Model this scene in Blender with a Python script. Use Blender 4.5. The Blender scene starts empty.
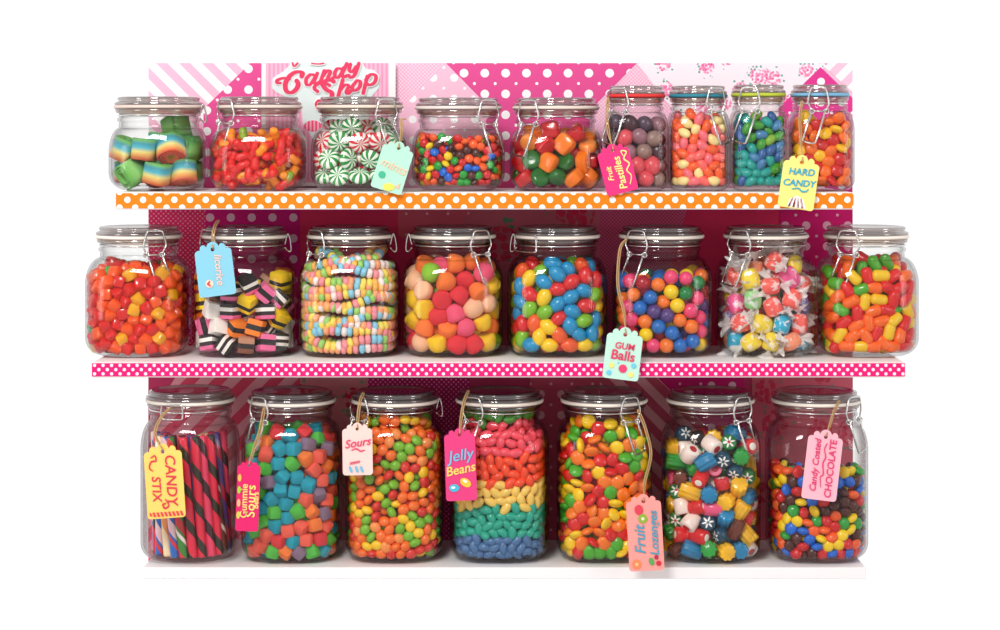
import bpy, math, random
import numpy as np
from mathutils import Vector, Matrix, Quaternion, Euler

random.seed(7)
RNG = np.random.default_rng(7)
PI = math.pi
scene = bpy.context.scene
COL = scene.collection

# ------------------------------------------------------------------ camera
EYE = 130.0                                   # pixel row of the eye level
DIST = 2.0                                    # one pixel is one millimetre on the plane y = 0
ZE = (630 - EYE) / 1000.0
cam_d = bpy.data.cameras.new('camera')
cam = bpy.data.objects.new('camera', cam_d)
COL.objects.link(cam)
cam.location = (0, -DIST, ZE)
cam.rotation_euler = (PI / 2, 0, 0)
cam_d.sensor_width = 36
cam_d.lens = 36 * DIST / 1.0
cam_d.shift_y = (0.315 - ZE) / 1.0
cam_d.clip_start = 0.05
scene.camera = cam

# ------------------------------------------------------------------ world, lights, exposure
w = bpy.data.worlds.new('world'); scene.world = w; w.use_nodes = True
nt = w.node_tree
bg = nt.nodes['Background']
tc = nt.nodes.new('ShaderNodeTexCoord'); sx = nt.nodes.new('ShaderNodeSeparateXYZ')
ramp = nt.nodes.new('ShaderNodeValToRGB'); mr = nt.nodes.new('ShaderNodeMapRange')
nt.links.new(tc.outputs['Generated'], sx.inputs[0])
nt.links.new(sx.outputs['Y'], mr.inputs['Value'])
mr.inputs['From Min'].default_value = -1; mr.inputs['From Max'].default_value = 1
nt.links.new(mr.outputs[0], ramp.inputs[0])
e = ramp.color_ramp.elements
e[0].position = 0.42; e[0].color = (0.62, 0.585, 0.58, 1)      # the dim room behind the photographer
e[1].position = 0.62; e[1].color = (1.05, 1.05, 1.05, 1)      # the white studio behind the shelves
nt.links.new(ramp.outputs[0], bg.inputs[0])
bg.inputs[1].default_value = 1.0

def area(name, loc, target, size, power, col=(1, 1, 1)):
    d = bpy.data.lights.new(name, 'AREA'); d.shape = 'RECTANGLE'; d.size, d.size_y = size
    d.energy = power; d.color = col
    o = bpy.data.objects.new(name, d); COL.objects.link(o); o.location = loc
    o.rotation_euler = (Vector(target) - Vector(loc)).to_track_quat('-Z', 'Y').to_euler()
    return o
area('key_softbox', (-0.45, -1.5, 1.45), (0, 0, 0.25), (0.5, 0.5), 25, (1, 0.985, 0.96))
area('side_fill_right', (1.9, -1.3, 0.7), (0, 0, 0.30), (0.5, 1.0), 8, (1, 0.97, 0.97))  # weak fill light added out of view on the right
area('side_fill_left', (-1.9, -1.3, 0.6), (0, 0, 0.25), (0.5, 1.0), 8, (1, 0.98, 0.97))  # matching added fill from the left, no visible source

vs = scene.view_settings
vs.view_transform = 'Standard'; vs.look = 'None'; vs.gamma = 1; vs.use_curve_mapping = False
vs.exposure = 0.0
scene.cycles.use_denoising = True
scene.cycles.max_bounces = 14
scene.cycles.transparent_max_bounces = 40
scene.cycles.transmission_bounces = 8
scene.cycles.sample_clamp_indirect = 6
scene.cycles.caustics_reflective = False

# ------------------------------------------------------------------ helpers
def X(px, y=0.0): return (px - 500) / 1000.0 * (DIST + y) / DIST
def Z(py, y=0.0): return ZE - (py - EYE) / 1000.0 * (DIST + y) / DIST
def S(c):
    """sRGB 0..255 -> linear"""
    return tuple(((v / 255) / 12.92 if v / 255 <= 0.04045 else ((v / 255 + 0.055) / 1.055) ** 2.4) for v in c)

def mesh_obj(name, verts, faces, mat=None, parent=None, smooth=True, mats=None, fm=None):
    me = bpy.data.meshes.new(name)
    me.from_pydata([tuple(v) for v in verts], [], faces)
    if mats:
        for m in mats: me.materials.append(m)
        if fm is not None: me.polygons.foreach_set('material_index', fm)
    elif mat: me.materials.append(mat)
    me.polygons.foreach_set('use_smooth', [smooth] * len(me.polygons))
    me.update()
    o = bpy.data.objects.new(name, me); COL.objects.link(o)
    if parent: o.parent = parent
    return o

class MB:
    def __init__(s): s.v = []; s.f = []; s.m = []
    def add(s, v, f, mi=0):
        n = len(s.v); s.v += [tuple(p) for p in v]; s.f += [tuple(i + n for i in q) for q in f]; s.m += [mi] * len(f)
        return s
    def box(s, x0, x1, y0, y1, z0, z1, mi=0):
        v = [(x, y, z) for z in (z0, z1) for y in (y0, y1) for x in (x0, x1)]
        return s.add(v, [(0, 2, 3, 1), (4, 5, 7, 6), (0, 1, 5, 4), (2, 6, 7, 3), (0, 4, 6, 2), (1, 3, 7, 5)], mi)
    def build(s, name, mats, parent=None, smooth=True):
        if not isinstance(mats, (list, tuple)): mats = [mats]
        return mesh_obj(name, s.v, s.f, None, parent, smooth, mats, s.m)

def lathe(profile, seg=40, nfun=None, caps=(False, False)):
    """profile: [(r, z)]; nfun(i) -> superellipse exponent of ring i"""
    v, f = [], []
    for i, (r, z) in enumerate(profile):
        n = nfun(i) if nfun else 2.0
        for k in range(seg):
            a = 2 * PI * k / seg
            c, s_ = math.cos(a), math.sin(a)
            q = (abs(c) ** n + abs(s_) ** n) ** (-1 / n) if n != 2 else 1
            v.append((r * q * c, r * q * s_, z))
    for i in range(len(profile) - 1):
        for k in range(seg):
            k2 = (k + 1) % seg
            f.append((i * seg + k, i * seg + k2, (i + 1) * seg + k2, (i + 1) * seg + k))
    if caps[0]: f.append(tuple(reversed(range(seg))))
    if caps[1]: f.append(tuple((len(profile) - 1) * seg + k for k in range(seg)))
    return v, f

def smooth_path(pts, sub=4, closed=False):
    P = [Vector(p) for p in pts]; n = len(P); out = []
    rng = range(n) if closed else range(n - 1)
    for i in rng:
        p0 = P[(i - 1) % n] if closed or i > 0 else P[i]
        p1, p2 = P[i], P[(i + 1) % n]
        p3 = P[(i + 2) % n] if closed or i + 2 < n else p2
        for k in range(sub):
            t = k / sub
            out.append(0.5 * ((2 * p1) + (p2 - p0) * t + (2 * p0 - 5 * p1 + 4 * p2 - p3) * t * t + (3 * p1 - p0 - 3 * p2 + p3) * t ** 3))
    if not closed: out.append(P[-1])
    return out

def tube(pts, r, sides=6, closed=False, cap=True):
    P = [Vector(p) for p in pts]; n = len(P)
    rr = r if callable(r) else (lambda t: r)
    v, f = [], []
    nrm = None
    for i in range(n):
        a = P[i - 1] if (i > 0 or closed) else P[i]
        b = P[(i + 1) % n] if (i < n - 1 or closed) else P[i]
        t = (b - a)
        t = t.normalized() if t.length > 1e-9 else Vector((0, 0, 1))
        if nrm is None:
            nrm = t.orthogonal().normalized()
        else:
            nrm = (nrm - t * nrm.dot(t))
            nrm = nrm.normalized() if nrm.length > 1e-6 else t.orthogonal().normalized()
        bi = t.cross(nrm)
        rad = rr(i / max(1, n - 1))
        for k in range(sides):
            q = 2 * PI * k / sides
            v.append(P[i] + (nrm * math.cos(q) + bi * math.sin(q)) * rad)
    m = n if closed else n - 1
    for i in range(m):
        j = (i + 1) % n
        for k in range(sides):
            k2 = (k + 1) % sides
            f.append((i * sides + k, i * sides + k2, j * sides + k2, j * sides + k))
    if cap and not closed:
        f.append(tuple(reversed(range(sides)))); f.append(tuple((n - 1) * sides + k for k in range(sides)))
    return v, f

def corners(pts, c=0.22):
    P = [Vector(p) for p in pts]; out = [P[0]]
    for i in range(1, len(P) - 1):
        for a, b in ((P[i - 1], c), (P[i + 1], c)):
            out.append(P[i].lerp(a, b) if a is P[i - 1] else P[i].lerp(a, b))
        out.insert(-1, P[i].lerp(P[i - 1].lerp(P[i + 1], .5), c * .35))
    return out + [P[-1]]

def copy_obj(o, parent=None, data=None):
    c = o.copy(); COL.objects.link(c)
    c.parent = parent
    if parent: c.matrix_parent_inverse = Matrix()
    return c

def tag(o, label=None, cat=None, group=None, kind=None):
    if label: o['label'] = label
    if cat: o['category'] = cat
    if group: o['group'] = group
    if kind: o['kind'] = kind
    return o

# ------------------------------------------------------------------ material helpers
class G:
    """small node-graph writer"""
    def __init__(s, name):
        s.m = bpy.data.materials.new(name); s.m.use_nodes = True
        s.t = s.m.node_tree; s.t.nodes.clear()
        s.out = s.t.nodes.new('ShaderNodeOutputMaterial')
    def set(s, sock, v):
        if isinstance(v, bpy.types.NodeSocket): s.t.links.new(v, sock)
        elif isinstance(v, (tuple, list)) and len(v) == 3 and sock.type == 'RGBA': sock.default_value = (*v, 1)
        else: sock.default_value = v
    def M(s, op, a, b=0.0, c=None):
        n = s.t.nodes.new('ShaderNodeMath'); n.operation = op
        s.set(n.inputs[0], a); s.set(n.inputs[1], b)
        if c is not None: s.set(n.inputs[2], c)
        return n.outputs[0]
    def obj(s):
        tc = s.t.nodes.new('ShaderNodeTexCoord'); sp = s.t.nodes.new('ShaderNodeSeparateXYZ')
        s.t.links.new(tc.outputs['Object'], sp.inputs[0]); s.co = tc.outputs['Object']
        return sp.outputs[0], sp.outputs[1], sp.outputs[2]
    def mix(s, fac, a, b):
        n = s.t.nodes.new('ShaderNodeMix'); n.data_type = 'RGBA'
        s.set(n.inputs[0], fac); s.set(n.inputs[6], a); s.set(n.inputs[7], b)
        return n.outputs[2]
    def noise(s, scale, detail=2.0, co=None):
        n = s.t.nodes.new('ShaderNodeTexNoise'); n.inputs['Scale'].default_value = scale; n.inputs['Detail'].default_value = detail
        if co: s.t.links.new(co, n.inputs['Vector'])
        return n.outputs[0]
    def voronoi(s, scale, co, dims='3D'):
        n = s.t.nodes.new('ShaderNodeTexVoronoi'); n.inputs['Scale'].default_value = scale; n.voronoi_dimensions = dims
        if co: s.t.links.new(co, n.inputs['Vector'])
        return n
    def comb(s, x, y, z):
        n = s.t.nodes.new('ShaderNodeCombineXYZ'); s.set(n.inputs[0], x); s.set(n.inputs[1], y); s.set(n.inputs[2], z)
        return n.outputs[0]
    def bump(s, h, strength, dist=0.001):
        n = s.t.nodes.new('ShaderNodeBump'); n.inputs['Strength'].default_value = strength; n.inputs['Distance'].default_value = dist
        s.set(n.inputs['Height'], h); return n.outputs[0]
    def bsdf(s, color, rough=0.4, metal=0.0, normal=None, coat=0.0, sss=0.0, trans=0.0, spec=0.5, ior=1.45, sssr=0.004):
        n = s.t.nodes.new('ShaderNodeBsdfPrincipled')
        s.set(n.inputs['Base Color'], color); s.set(n.inputs['Roughness'], rough); n.inputs['Metallic'].default_value = metal
        n.inputs['Coat Weight'].default_value = coat; n.inputs['Coat Roughness'].default_value = 0.08
        n.inputs['Subsurface Weight'].default_value = sss; n.inputs['Subsurface Radius'].default_value = (1, 0.6, 0.4); n.inputs['Subsurface Scale'].default_value = sssr
        n.inputs['Transmission Weight'].default_value = trans; n.inputs['Specular IOR Level'].default_value = spec; n.inputs['IOR'].default_value = ior
        if normal: s.t.links.new(normal, n.inputs['Normal'])
        s.t.links.new(n.outputs[0], s.out.inputs[0]); s.p = n
        return s.m

def hit(h, j=0.0):  # colour shorthand
    return S(h)

_mc = {}
def cached(fn):
    def f(*a, **k):
        key = (fn.__name__, a, tuple(sorted(k.items())))
        if key not in _mc: _mc[key] = fn(*a, **k)
        return _mc[key]
    return f

@cached
def m_plain(c, rough=0.6, metal=0.0, coat=0.0):
    g = G('painted'); x, y, z = g.obj()
    n = g.noise(60, 2, g.co)
    col = g.mix(g.M('MULTIPLY', n, 0.10), S(c), tuple(v * 0.7 for v in S(c)))
    return g.bsdf(col, rough, metal, coat=coat)
@cached
def m_shell(c):            # glossy sugar shell
    g = G('sugar_shell'); x, y, z = g.obj()
    n = g.noise(220, 2, g.co)
    col = g.mix(g.M('MULTIPLY', n, 0.22), S(c), tuple(min(1, v * 0.72) for v in S(c)))
    return g.bsdf(col, 0.30, coat=0.25)
@cached
def m_sugar(c):            # sanded with sugar
    g = G('sugared'); x, y, z = g.obj()
    v = g.voronoi(1500, g.co)
    sp = g.M('LESS_THAN', v.outputs['Distance'], 0.22)
    col = g.mix(g.M('MULTIPLY', sp, 0.35), S(c), S(tuple(int(k * .55 + 255 * .45) for k in c)))
    return g.bsdf(col, 0.75, normal=g.bump(v.outputs['Distance'], 0.5, 0.0008), sss=0.25)
@cached
def m_gummy(c, c2=None, L=0.03):
    g = G('gummy'); x, y, z = g.obj()
    if c2:
        t = g.M('ADD', g.M('MULTIPLY', x, 1 / L), 0.5)
        mr = g.t.nodes.new('ShaderNodeMapRange'); mr.inputs['From Min'].default_value = 0.4; mr.inputs['From Max'].default_value = 0.6
        g.set(mr.inputs['Value'], t)
        col = g.mix(mr.outputs[0], S(c), S(c2))
    else:
        n = g.noise(90, 2, g.co); col = g.mix(g.M('MULTIPLY', n, 0.3), S(c), tuple(v * .65 for v in S(c)))
    return g.bsdf(col, 0.22, sss=0.7, sssr=0.006, coat=0.3)
@cached
def m_layers(cs, h, sugar=False):
    """horizontal layers along local z over the height h"""
    g = G('layered'); x, y, z = g.obj()
    t = g.M('ADD', g.M('DIVIDE', z, h), 0.5)
    r = g.t.nodes.new('ShaderNodeValToRGB'); r.color_ramp.interpolation = 'CONSTANT' if not sugar else 'LINEAR'
    g.set(r.inputs[0], t); el = r.color_ramp.elements
    while len(el) < len(cs): el.new(0.5)
    for i, c in enumerate(cs):
        el[i].position = i / len(cs) if not sugar else i / (len(cs) - 1); el[i].color = (*S(c), 1)
    if sugar:
        v = g.voronoi(1300, g.co)
        col = g.mix(g.M('MULTIPLY', g.M('LESS_THAN', v.outputs['Distance'], .22), .35), r.outputs[0], (1, 1, 1))
        return g.bsdf(col, 0.8, normal=g.bump(v.outputs['Distance'], 0.6, 0.0008))
    n = g.noise(300, 2, g.co)
    return g.bsdf(r.outputs[0], 0.5, normal=g.bump(n, 0.2, 0.0008), sss=0.1)
@cached
def m_swirl(c1, c2, n=9, tw=120.0):
    g = G('mint_swirl'); x, y, z = g.obj()
    a = g.M('ARCTAN2', y, x); r = g.M('SQRT', g.M('ADD', g.M('MULTIPLY', x, x), g.M('MULTIPLY', y, y)))
    s_ = g.M('SINE', g.M('ADD', g.M('MULTIPLY', a, n), g.M('MULTIPLY', r, tw)))
    f = g.M('GREATER_THAN', s_, 0.0)
    return g.bsdf(g.mix(f, S(c1), S(c2)), 0.22, coat=0.5)
@cached
def m_twist(c1, c2, c3=None, pitch=180.0):
    g = G('twisted_stripe'); x, y, z = g.obj()
    a = g.M('ARCTAN2', y, x)
    ph = g.M('ADD', a, g.M('MULTIPLY', z, pitch))
    s1 = g.M('GREATER_THAN', g.M('SINE', ph), 0.45)
    col = g.mix(s1, S(c1), S(c2))
    if c3:
        s2 = g.M('GREATER_THAN', g.M('SINE', g.M('ADD', ph, 2.2)), 0.9)
        col = g.mix(s2, col, S(c3))
    return g.bsdf(col, 0.3, coat=0.3)
@cached
def m_face(side, petal, centre, R, kind='flower'):
    """boiled sweet whose cut ends show a flower or a coloured core"""
    g = G('cut_rock'); x, y, z = g.obj()
    a = g.M('ARCTAN2', y, x); r = g.M('DIVIDE', g.M('SQRT', g.M('ADD', g.M('MULTIPLY', x, x), g.M('MULTIPLY', y, y))), R)
    nn = g.t.nodes.new('ShaderNodeTexCoord'); sp = g.t.nodes.new('ShaderNodeSeparateXYZ'); g.t.links.new(nn.outputs['Normal'], sp.inputs[0])
    cap = g.M('GREATER_THAN', g.M('ABSOLUTE', sp.outputs[2]), 0.7)
    if kind == 'flower':
        lim = g.M('ADD', 0.48, g.M('MULTIPLY', g.M('COSINE', g.M('MULTIPLY', a, 6)), 0.32))
        f = g.M('LESS_THAN', r, lim)
        col = g.mix(f, S(side), S(petal)); col = g.mix(g.M('LESS_THAN', r, 0.2), col, S(centre))
    else:
        col = g.mix(g.M('LESS_THAN', r, 0.55), S(petal), S(centre))
    return g.bsdf(g.mix(cap, S(side), col), 0.3, coat=0.3)
@cached
def m_polka(bg_, fg, per, rad, stag=True, small=0.0, x0=0.0, z0=0.0, rough=0.75):
    g = G('polka_dots'); x, y, z = g.obj()
    u = g.M('DIVIDE', g.M('SUBTRACT', x, x0), per); v = g.M('DIVIDE', g.M('SUBTRACT', z, z0), per)
    def dots(u, v, rr):
        fu = g.M('SUBTRACT', g.M('FRACT', u), 0.5); fv = g.M('SUBTRACT', g.M('FRACT', v), 0.5)
        d = g.M('SQRT', g.M('ADD', g.M('MULTIPLY', fu, fu), g.M('MULTIPLY', fv, fv)))
        return g.M('LESS_THAN', d, rr / per)
    f = dots(u, v, rad)
    r2 = rad if stag else small
    if r2: f = g.M('MAXIMUM', f, dots(g.M('ADD', u, 0.5), g.M('ADD', v, 0.5), r2))
    n = g.noise(150, 2, g.co)
    b = g.mix(g.M('MULTIPLY', n, .12), S(bg_), tuple(k * .7 for k in S(bg_)))
    return g.bsdf(g.mix(f, b, S(fg)), rough, spec=0.25)
@cached
def m_stripes(c1, c2, per, sgn=1, off=0.0, vertical=False):
    g = G('stripes'); x, y, z = g.obj()
    s_ = x if vertical else g.M('ADD', x, g.M('MULTIPLY', z, sgn))
    f = g.M('GREATER_THAN', g.M('FRACT', g.M('DIVIDE', g.M('ADD', s_, off), per)), 0.5)
    n = g.noise(150, 2, g.co)
    return g.bsdf(g.mix(g.M('MULTIPLY', n, .1), g.mix(f, S(c1), S(c2)), (0.5, 0.4, 0.45)), 0.8, spec=0.2)
@cached
def m_floral(bg_, c1, c2, leaf, scale=22):
    g = G('floral'); x, y, z = g.obj(); co = g.comb(x, z, 0)
    big = g.voronoi(scale, co, '2D'); pet = g.voronoi(scale * 9, co, '2D')
    n = g.noise(scale * 4, 2, co)
    mask = g.M('LESS_THAN', g.M('ADD', big.outputs['Distance'], g.M('MULTIPLY', n, 0.25)), 0.40)
    sp = g.t.nodes.new('ShaderNodeSeparateColor'); g.t.links.new(pet.outputs['Color'], sp.inputs[0])
    petal = g.M('LESS_THAN', pet.outputs['Distance'], 0.5)
    fl = g.mix(sp.outputs[0], S(c1), S(c2))
    col = g.mix(g.M('MULTIPLY', mask, petal), S(bg_), fl)
    ring = g.M('MULTIPLY', g.M('LESS_THAN', g.M('ADD', big.outputs['Distance'], g.M('MULTIPLY', n, 0.25)), 0.56), g.M('SUBTRACT', 1.0, mask))
    lf = g.M('MULTIPLY', ring, g.M('GREATER_THAN', sp.outputs[1], 0.78))
    lf = g.M('MULTIPLY', lf, g.M('LESS_THAN', pet.outputs['Distance'], 0.42))
    return g.bsdf(g.mix(lf, col, S(leaf)), 0.8, spec=0.2)
@cached
def m_twine():
    g = G('twine'); x, y, z = g.obj()
    n = g.noise(900, 2, g.co)
    return g.bsdf(g.mix(n, S((150, 105, 60)), S((222, 188, 138))), 0.9, normal=g.bump(n, 0.6, 0.001))
@cached
def m_wire():
    g = G('steel_wire'); x, y, z = g.obj(); n = g.noise(400, 2, g.co)
    return g.bsdf(g.mix(g.M('MULTIPLY', n, .3), (0.80, 0.79, 0.78), (0.45, 0.44, 0.43)), 0.24, metal=1.0)
def m_glass(name, tint, refl, rough=0.02):
    """thin clear glass: transmits, and reflects more the flatter one looks along it"""
    g = G(name)
    tr = g.t.nodes.new('ShaderNodeBsdfTransparent'); tr.inputs[0].default_value = (*tint, 1)
    gl = g.t.nodes.new('ShaderNodeBsdfGlossy'); gl.inputs['Roughness'].default_value = rough; gl.inputs[0].default_value = (.95, .95, .96, 1)
    fr = g.t.nodes.new('ShaderNodeLayerWeight'); fr.inputs['Blend'].default_value = 0.5
    p = g.M('POWER', fr.outputs['Facing'], 4.0)
    f = g.M('ADD', g.M('MULTIPLY', p, 0.55), refl)
    mx = g.t.nodes.new('ShaderNodeMixShader'); g.set(mx.inputs[0], f)
    edge = g.mix(g.M('POWER', fr.outputs['Facing'], 2.5), tint, tuple(t * 0.55 for t in tint))
    g.t.links.new(edge, tr.inputs[0])
    g.t.links.new(tr.outputs[0], mx.inputs[1]); g.t.links.new(gl.outputs[0], mx.inputs[2]); g.t.links.new(mx.outputs[0], g.out.inputs[0])
    return g.m
GLASS = m_glass('jar_glass', (0.985, 0.985, 0.98), 0.018)
LIDG = m_glass('lid_glass', (0.66, 0.60, 0.57), 0.24, 0.10)
RIMG = m_glass('rim_glass', (0.80, 0.73, 0.67), 0.16, 0.07)
WHITE = m_plain((246, 244, 244), 0.5)

# ------------------------------------------------------------------ setting: papered wall, shelf boards
WY = 0.130
SF = -0.025                    # front of the shelf boards
def wall():
    mats, polys = [], []
    def patch(pts, m):
        polys.append((pts, m))
    lp, hp = (250, 196, 219), (230, 84, 152)
    mg, mg2 = (238, 46, 104), (200, 50, 100)
    W = (252, 250, 252)
    B = 200; C = 370
    patch([(148, 63), (853, 63), (853, B), (148, B)], m_polka((246, 178, 210), (252, 214, 230), 0.004, 0.0011))
    patch([(148, 63), (250, 63), (203, 109), (203, B), (148, B)], m_stripes((253, 250, 252), (247, 190, 216), 0.0245, 1, 0.004))
    patch([(250, 63), (262, 63), (262, B), (203, B), (203, 109)], m_polka(hp, W, 0.0222, 0.0045, False, 0.0016, X(237.7, WY), Z(100, WY)))
    patch([(398, 112), (446, 63), (482, 104), (482, B), (398, B)], m_polka((249, 196, 219), W, 0.0222, 0.0042, False, 0.0016, X(402, WY), Z(109, WY)))
    patch([(446, 63), (637, 63), (590, 110), (590, B), (486, B), (486, 104)], m_polka(hp, W, 0.0222, 0.0046, False, 0.0016, X(453.5, WY), Z(83.5, WY)))
    patch([(637, 63), (829, 63), (779, 112), (779, B), (672, B), (672, 108)], m_floral((252, 238, 246), (236, 96, 160), (250, 170, 205), (120, 175, 165), 36))
    patch([(821, 67), (853, 98), (853, B), (779, B), (779, 108)], m_polka((228, 60, 150), W, 0.0222, 0.0042, False, 0.0016, X(811, WY), Z(92, WY)))
    patch([(829, 63), (853, 63), (853, 92), (825, 67)], m_stripes((253, 250, 252), (250, 200, 224), 0.024, -1, 0.008))
    # between the upper and middle boards
    patch([(148, B), (853, B), (853, C), (148, C)], m_plain(mg, 0.75))
    patch([(148, B), (205, B), (205, C), (148, C)], m_polka(mg, (250, 148, 195), 0.0052, 0.0010))
    patch([(205, B), (300, B), (300, C), (205, C)], m_polka((223, 29, 136), (250, 206, 230), 0.0222, 0.0044, False, 0.0015, X(241, WY), Z(228, WY)))
    patch([(398, B), (480, B), (440, 262), (398, 235)], m_polka((230, 99, 122), (250, 183, 195), 0.0222, 0.0014, False, 0.0))
    patch([(480, B), (600, B), (600, C), (430, C), (430, 262)], m_floral((216, 106, 127), (237, 33, 85), (213, 78, 106), (99, 146, 115), 14))
    patch([(600, B), (690, B), (640, C), (600, C)], m_polka((213, 75, 125), (237, 108, 150), 0.004, 0.0011))
    patch([(780, B), (853, B), (853, C), (800, C), (780, 300)], m_polka((225, 29, 122), (250, 192, 216), 0.0222, 0.0044, False, 0.0015, X(796, WY), Z(236, WY)))
    # below the middle board
    D = 575
    patch([(148, C), (853, C), (853, D), (148, D)], m_plain((204, 54, 106), 0.75))
    patch([(180, C), (300, C), (300, 470), (232, D), (148, D), (148, 420)], m_stripes((237, 75, 110), (249, 169, 183), 0.030, -1, 0.0))
    patch([(300, C), (368, C), (368, D), (300, D)], m_floral((230, 139, 150), (230, 43, 78), (206, 64, 94), (148, 160, 125), 22))
    patch([(368, C), (470, C), (470, D), (368, D)], m_polka((199, 26, 106), (250, 136, 195), 0.0052, 0.0010))
    patch([(530, C), (600, C), (600, D), (530, D)], m_polka((218, 85, 115), (250, 183, 195), 0.0222, 0.0044, False, 0.0015, X(551, WY), Z(384, WY)))
    patch([(620, C), (650, C), (704, 424), (704, D), (600, D), (600, 380)], m_stripes((209, 78, 110), (246, 171, 181), 0.026, 1, 0.0))
    patch([(704, C), (744, C), (744, D), (704, D)], m_polka((220, 29, 125), (250, 206, 225), 0.0222, 0.0040, False, 0.0014, X(722, WY), Z(396, WY)))
    patch([(650, C), (704, C), (704, 424)], m_polka((220, 29, 125), (250, 206, 225), 0.0222, 0.0040, False, 0.0014, X(680, WY), Z(384, WY)))
    patch([(752, C), (853, C), (853, D), (752, D)], m_floral((220, 106, 125), (225, 50, 89), (206, 78, 101), (160, 125, 125), 20))
    mb = MB()
    base = m_plain((240, 180, 205), 0.8)
    mats = [base]
    mb.box(X(148, WY), X(853, WY), WY + 0.004, WY + 0.022, Z(574, WY), Z(63, WY), 0)
    for i, (pts, m) in enumerate(polys):
        if m not in mats: mats.append(m)
        y = WY + 0.0035 - 0.00012 * i
        v = [(X(a, WY), y, Z(b, WY)) for a, b in pts]
        n = len(v)
        v += [(a, WY + 0.004, c) for a, _, c in v]
        fs = [tuple(reversed(range(n)))] + [(k, (k + 1) % n, (k + 1) % n + n, k + n) for k in range(n)]
        # order so that the front face looks at the room
        mb.add(v, fs, mats.index(m))
    o = mb.build('wall_back', mats, None, False)
    tag(o, 'back wall papered with a patchwork of pink dots, stripes and flowers', None, None, 'structure')
wall()

def curve_mesh(splines, thick, name='outline'):
    """closed 2D outlines [(x, y)...] in metres, holes included, filled and thickened"""
    cu = bpy.data.curves.new(name, 'CURVE'); cu.dimensions = '2D'; cu.fill_mode = 'BOTH'; cu.extrude = thick / 2
    for pts in splines:
        sp = cu.splines.new('POLY'); sp.points.add(len(pts) - 1)
        for i, (a, b) in enumerate(pts): sp.points[i].co = (a, b, 0, 1)
        sp.use_cyclic_u = True
    ob = bpy.data.objects.new(name, cu); COL.objects.link(ob)
    me = bpy.data.meshes.new_from_object(ob)
    bpy.data.objects.remove(ob); bpy.data.curves.remove(cu)
    return me
def text_mesh(s, size, thick=0.0004, bold=0.0, shear=0.0, space=1.0):
    cu = bpy.data.curves.new('lettering', 'FONT'); cu.body = s; cu.size = size; cu.extrude = thick / 2
    cu.offset = bold; cu.shear = shear; cu.align_x = 'CENTER'; cu.align_y = 'CENTER'; cu.space_character = space
    cu.resolution_u = 4
    ob = bpy.data.objects.new('lettering', cu); COL.objects.link(ob)
    me = bpy.data.meshes.new_from_object(ob)
    bpy.data.objects.remove(ob); bpy.data.curves.remove(cu)
    return me
def add_me(name, me, mat, parent, loc=(0, 0, 0), rot=(0, 0, 0)):
    me.materials.clear(); me.materials.append(mat)
    o = bpy.data.objects.new(name, me); COL.objects.link(o); o.parent = parent
    o.location = loc; o.rotation_euler = rot
    return o

def stroke2d(paths, wfun, thick):
    """brush strokes: paths of (x, y); wfun(t, k) -> half width. One mesh of flat ribbons with round ends"""
    mb = MB()
    for k, p in enumerate(paths):
        P = smooth_path([(a, b, 0) for a, b in p], 6)
        n = len(P); L = []; R = []
        for i in range(n):
            t = (P[min(i + 1, n - 1)] - P[max(i - 1, 0)]).normalized()
            nn = Vector((-t.y, t.x, 0)); hw = wfun(i / (n - 1), k, t)
            L.append(P[i] + nn * hw); R.append(P[i] - nn * hw)
        def cap(c, frm, hw, t):
            return [c + Vector((math.cos(a), math.sin(a), 0)) * hw for a in frm]
        for z, flip in ((thick + k * 8e-5, False), (0, True)):
            v = [(a.x, a.y, z + q * 1.5e-6) for q, a in enumerate(L)] + [(a.x, a.y, z + q * 1.5e-6) for q, a in enumerate(R)]
            f = [(i, n + i, n + i + 1, i + 1) for i in range(n - 1)]
            if flip: f = [tuple(reversed(q)) for q in f]
            mb.add(v, f)
        v = [(a.x, a.y, z) for z in (0, thick) for a in L]; mb.add(v, [(i + 1, i, n + i, n + i + 1) for i in range(n - 1)])
        v = [(a.x, a.y, z) for z in (0, thick) for a in R]; mb.add(v, [(i, i + 1, n + i + 1, n + i) for i in range(n - 1)])
        for e_ in (0, n - 1):
            t = (P[min(e_ + 1, n - 1)] - P[max(e_ - 1, 0)]).normalized(); hw = wfun(e_ / (n - 1), k, t)
            ring = [(P[e_].x + math.cos(a) * hw, P[e_].y + math.sin(a) * hw) for a in [2 * PI * q / 14 for q in range(14)]]
            v = [(a, b, 0) for a, b in ring] + [(a, b, thick + k * 8e-5 + (n * 1.5e-6 if e_ else -1e-5)) for a, b in ring]
            mb.add(v, [tuple(range(14, 28)), tuple(reversed(range(14)))] + [(q, (q + 1) % 14, 14 + (q + 1) % 14, 14 + q) for q in range(14)])
    return mb

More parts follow.
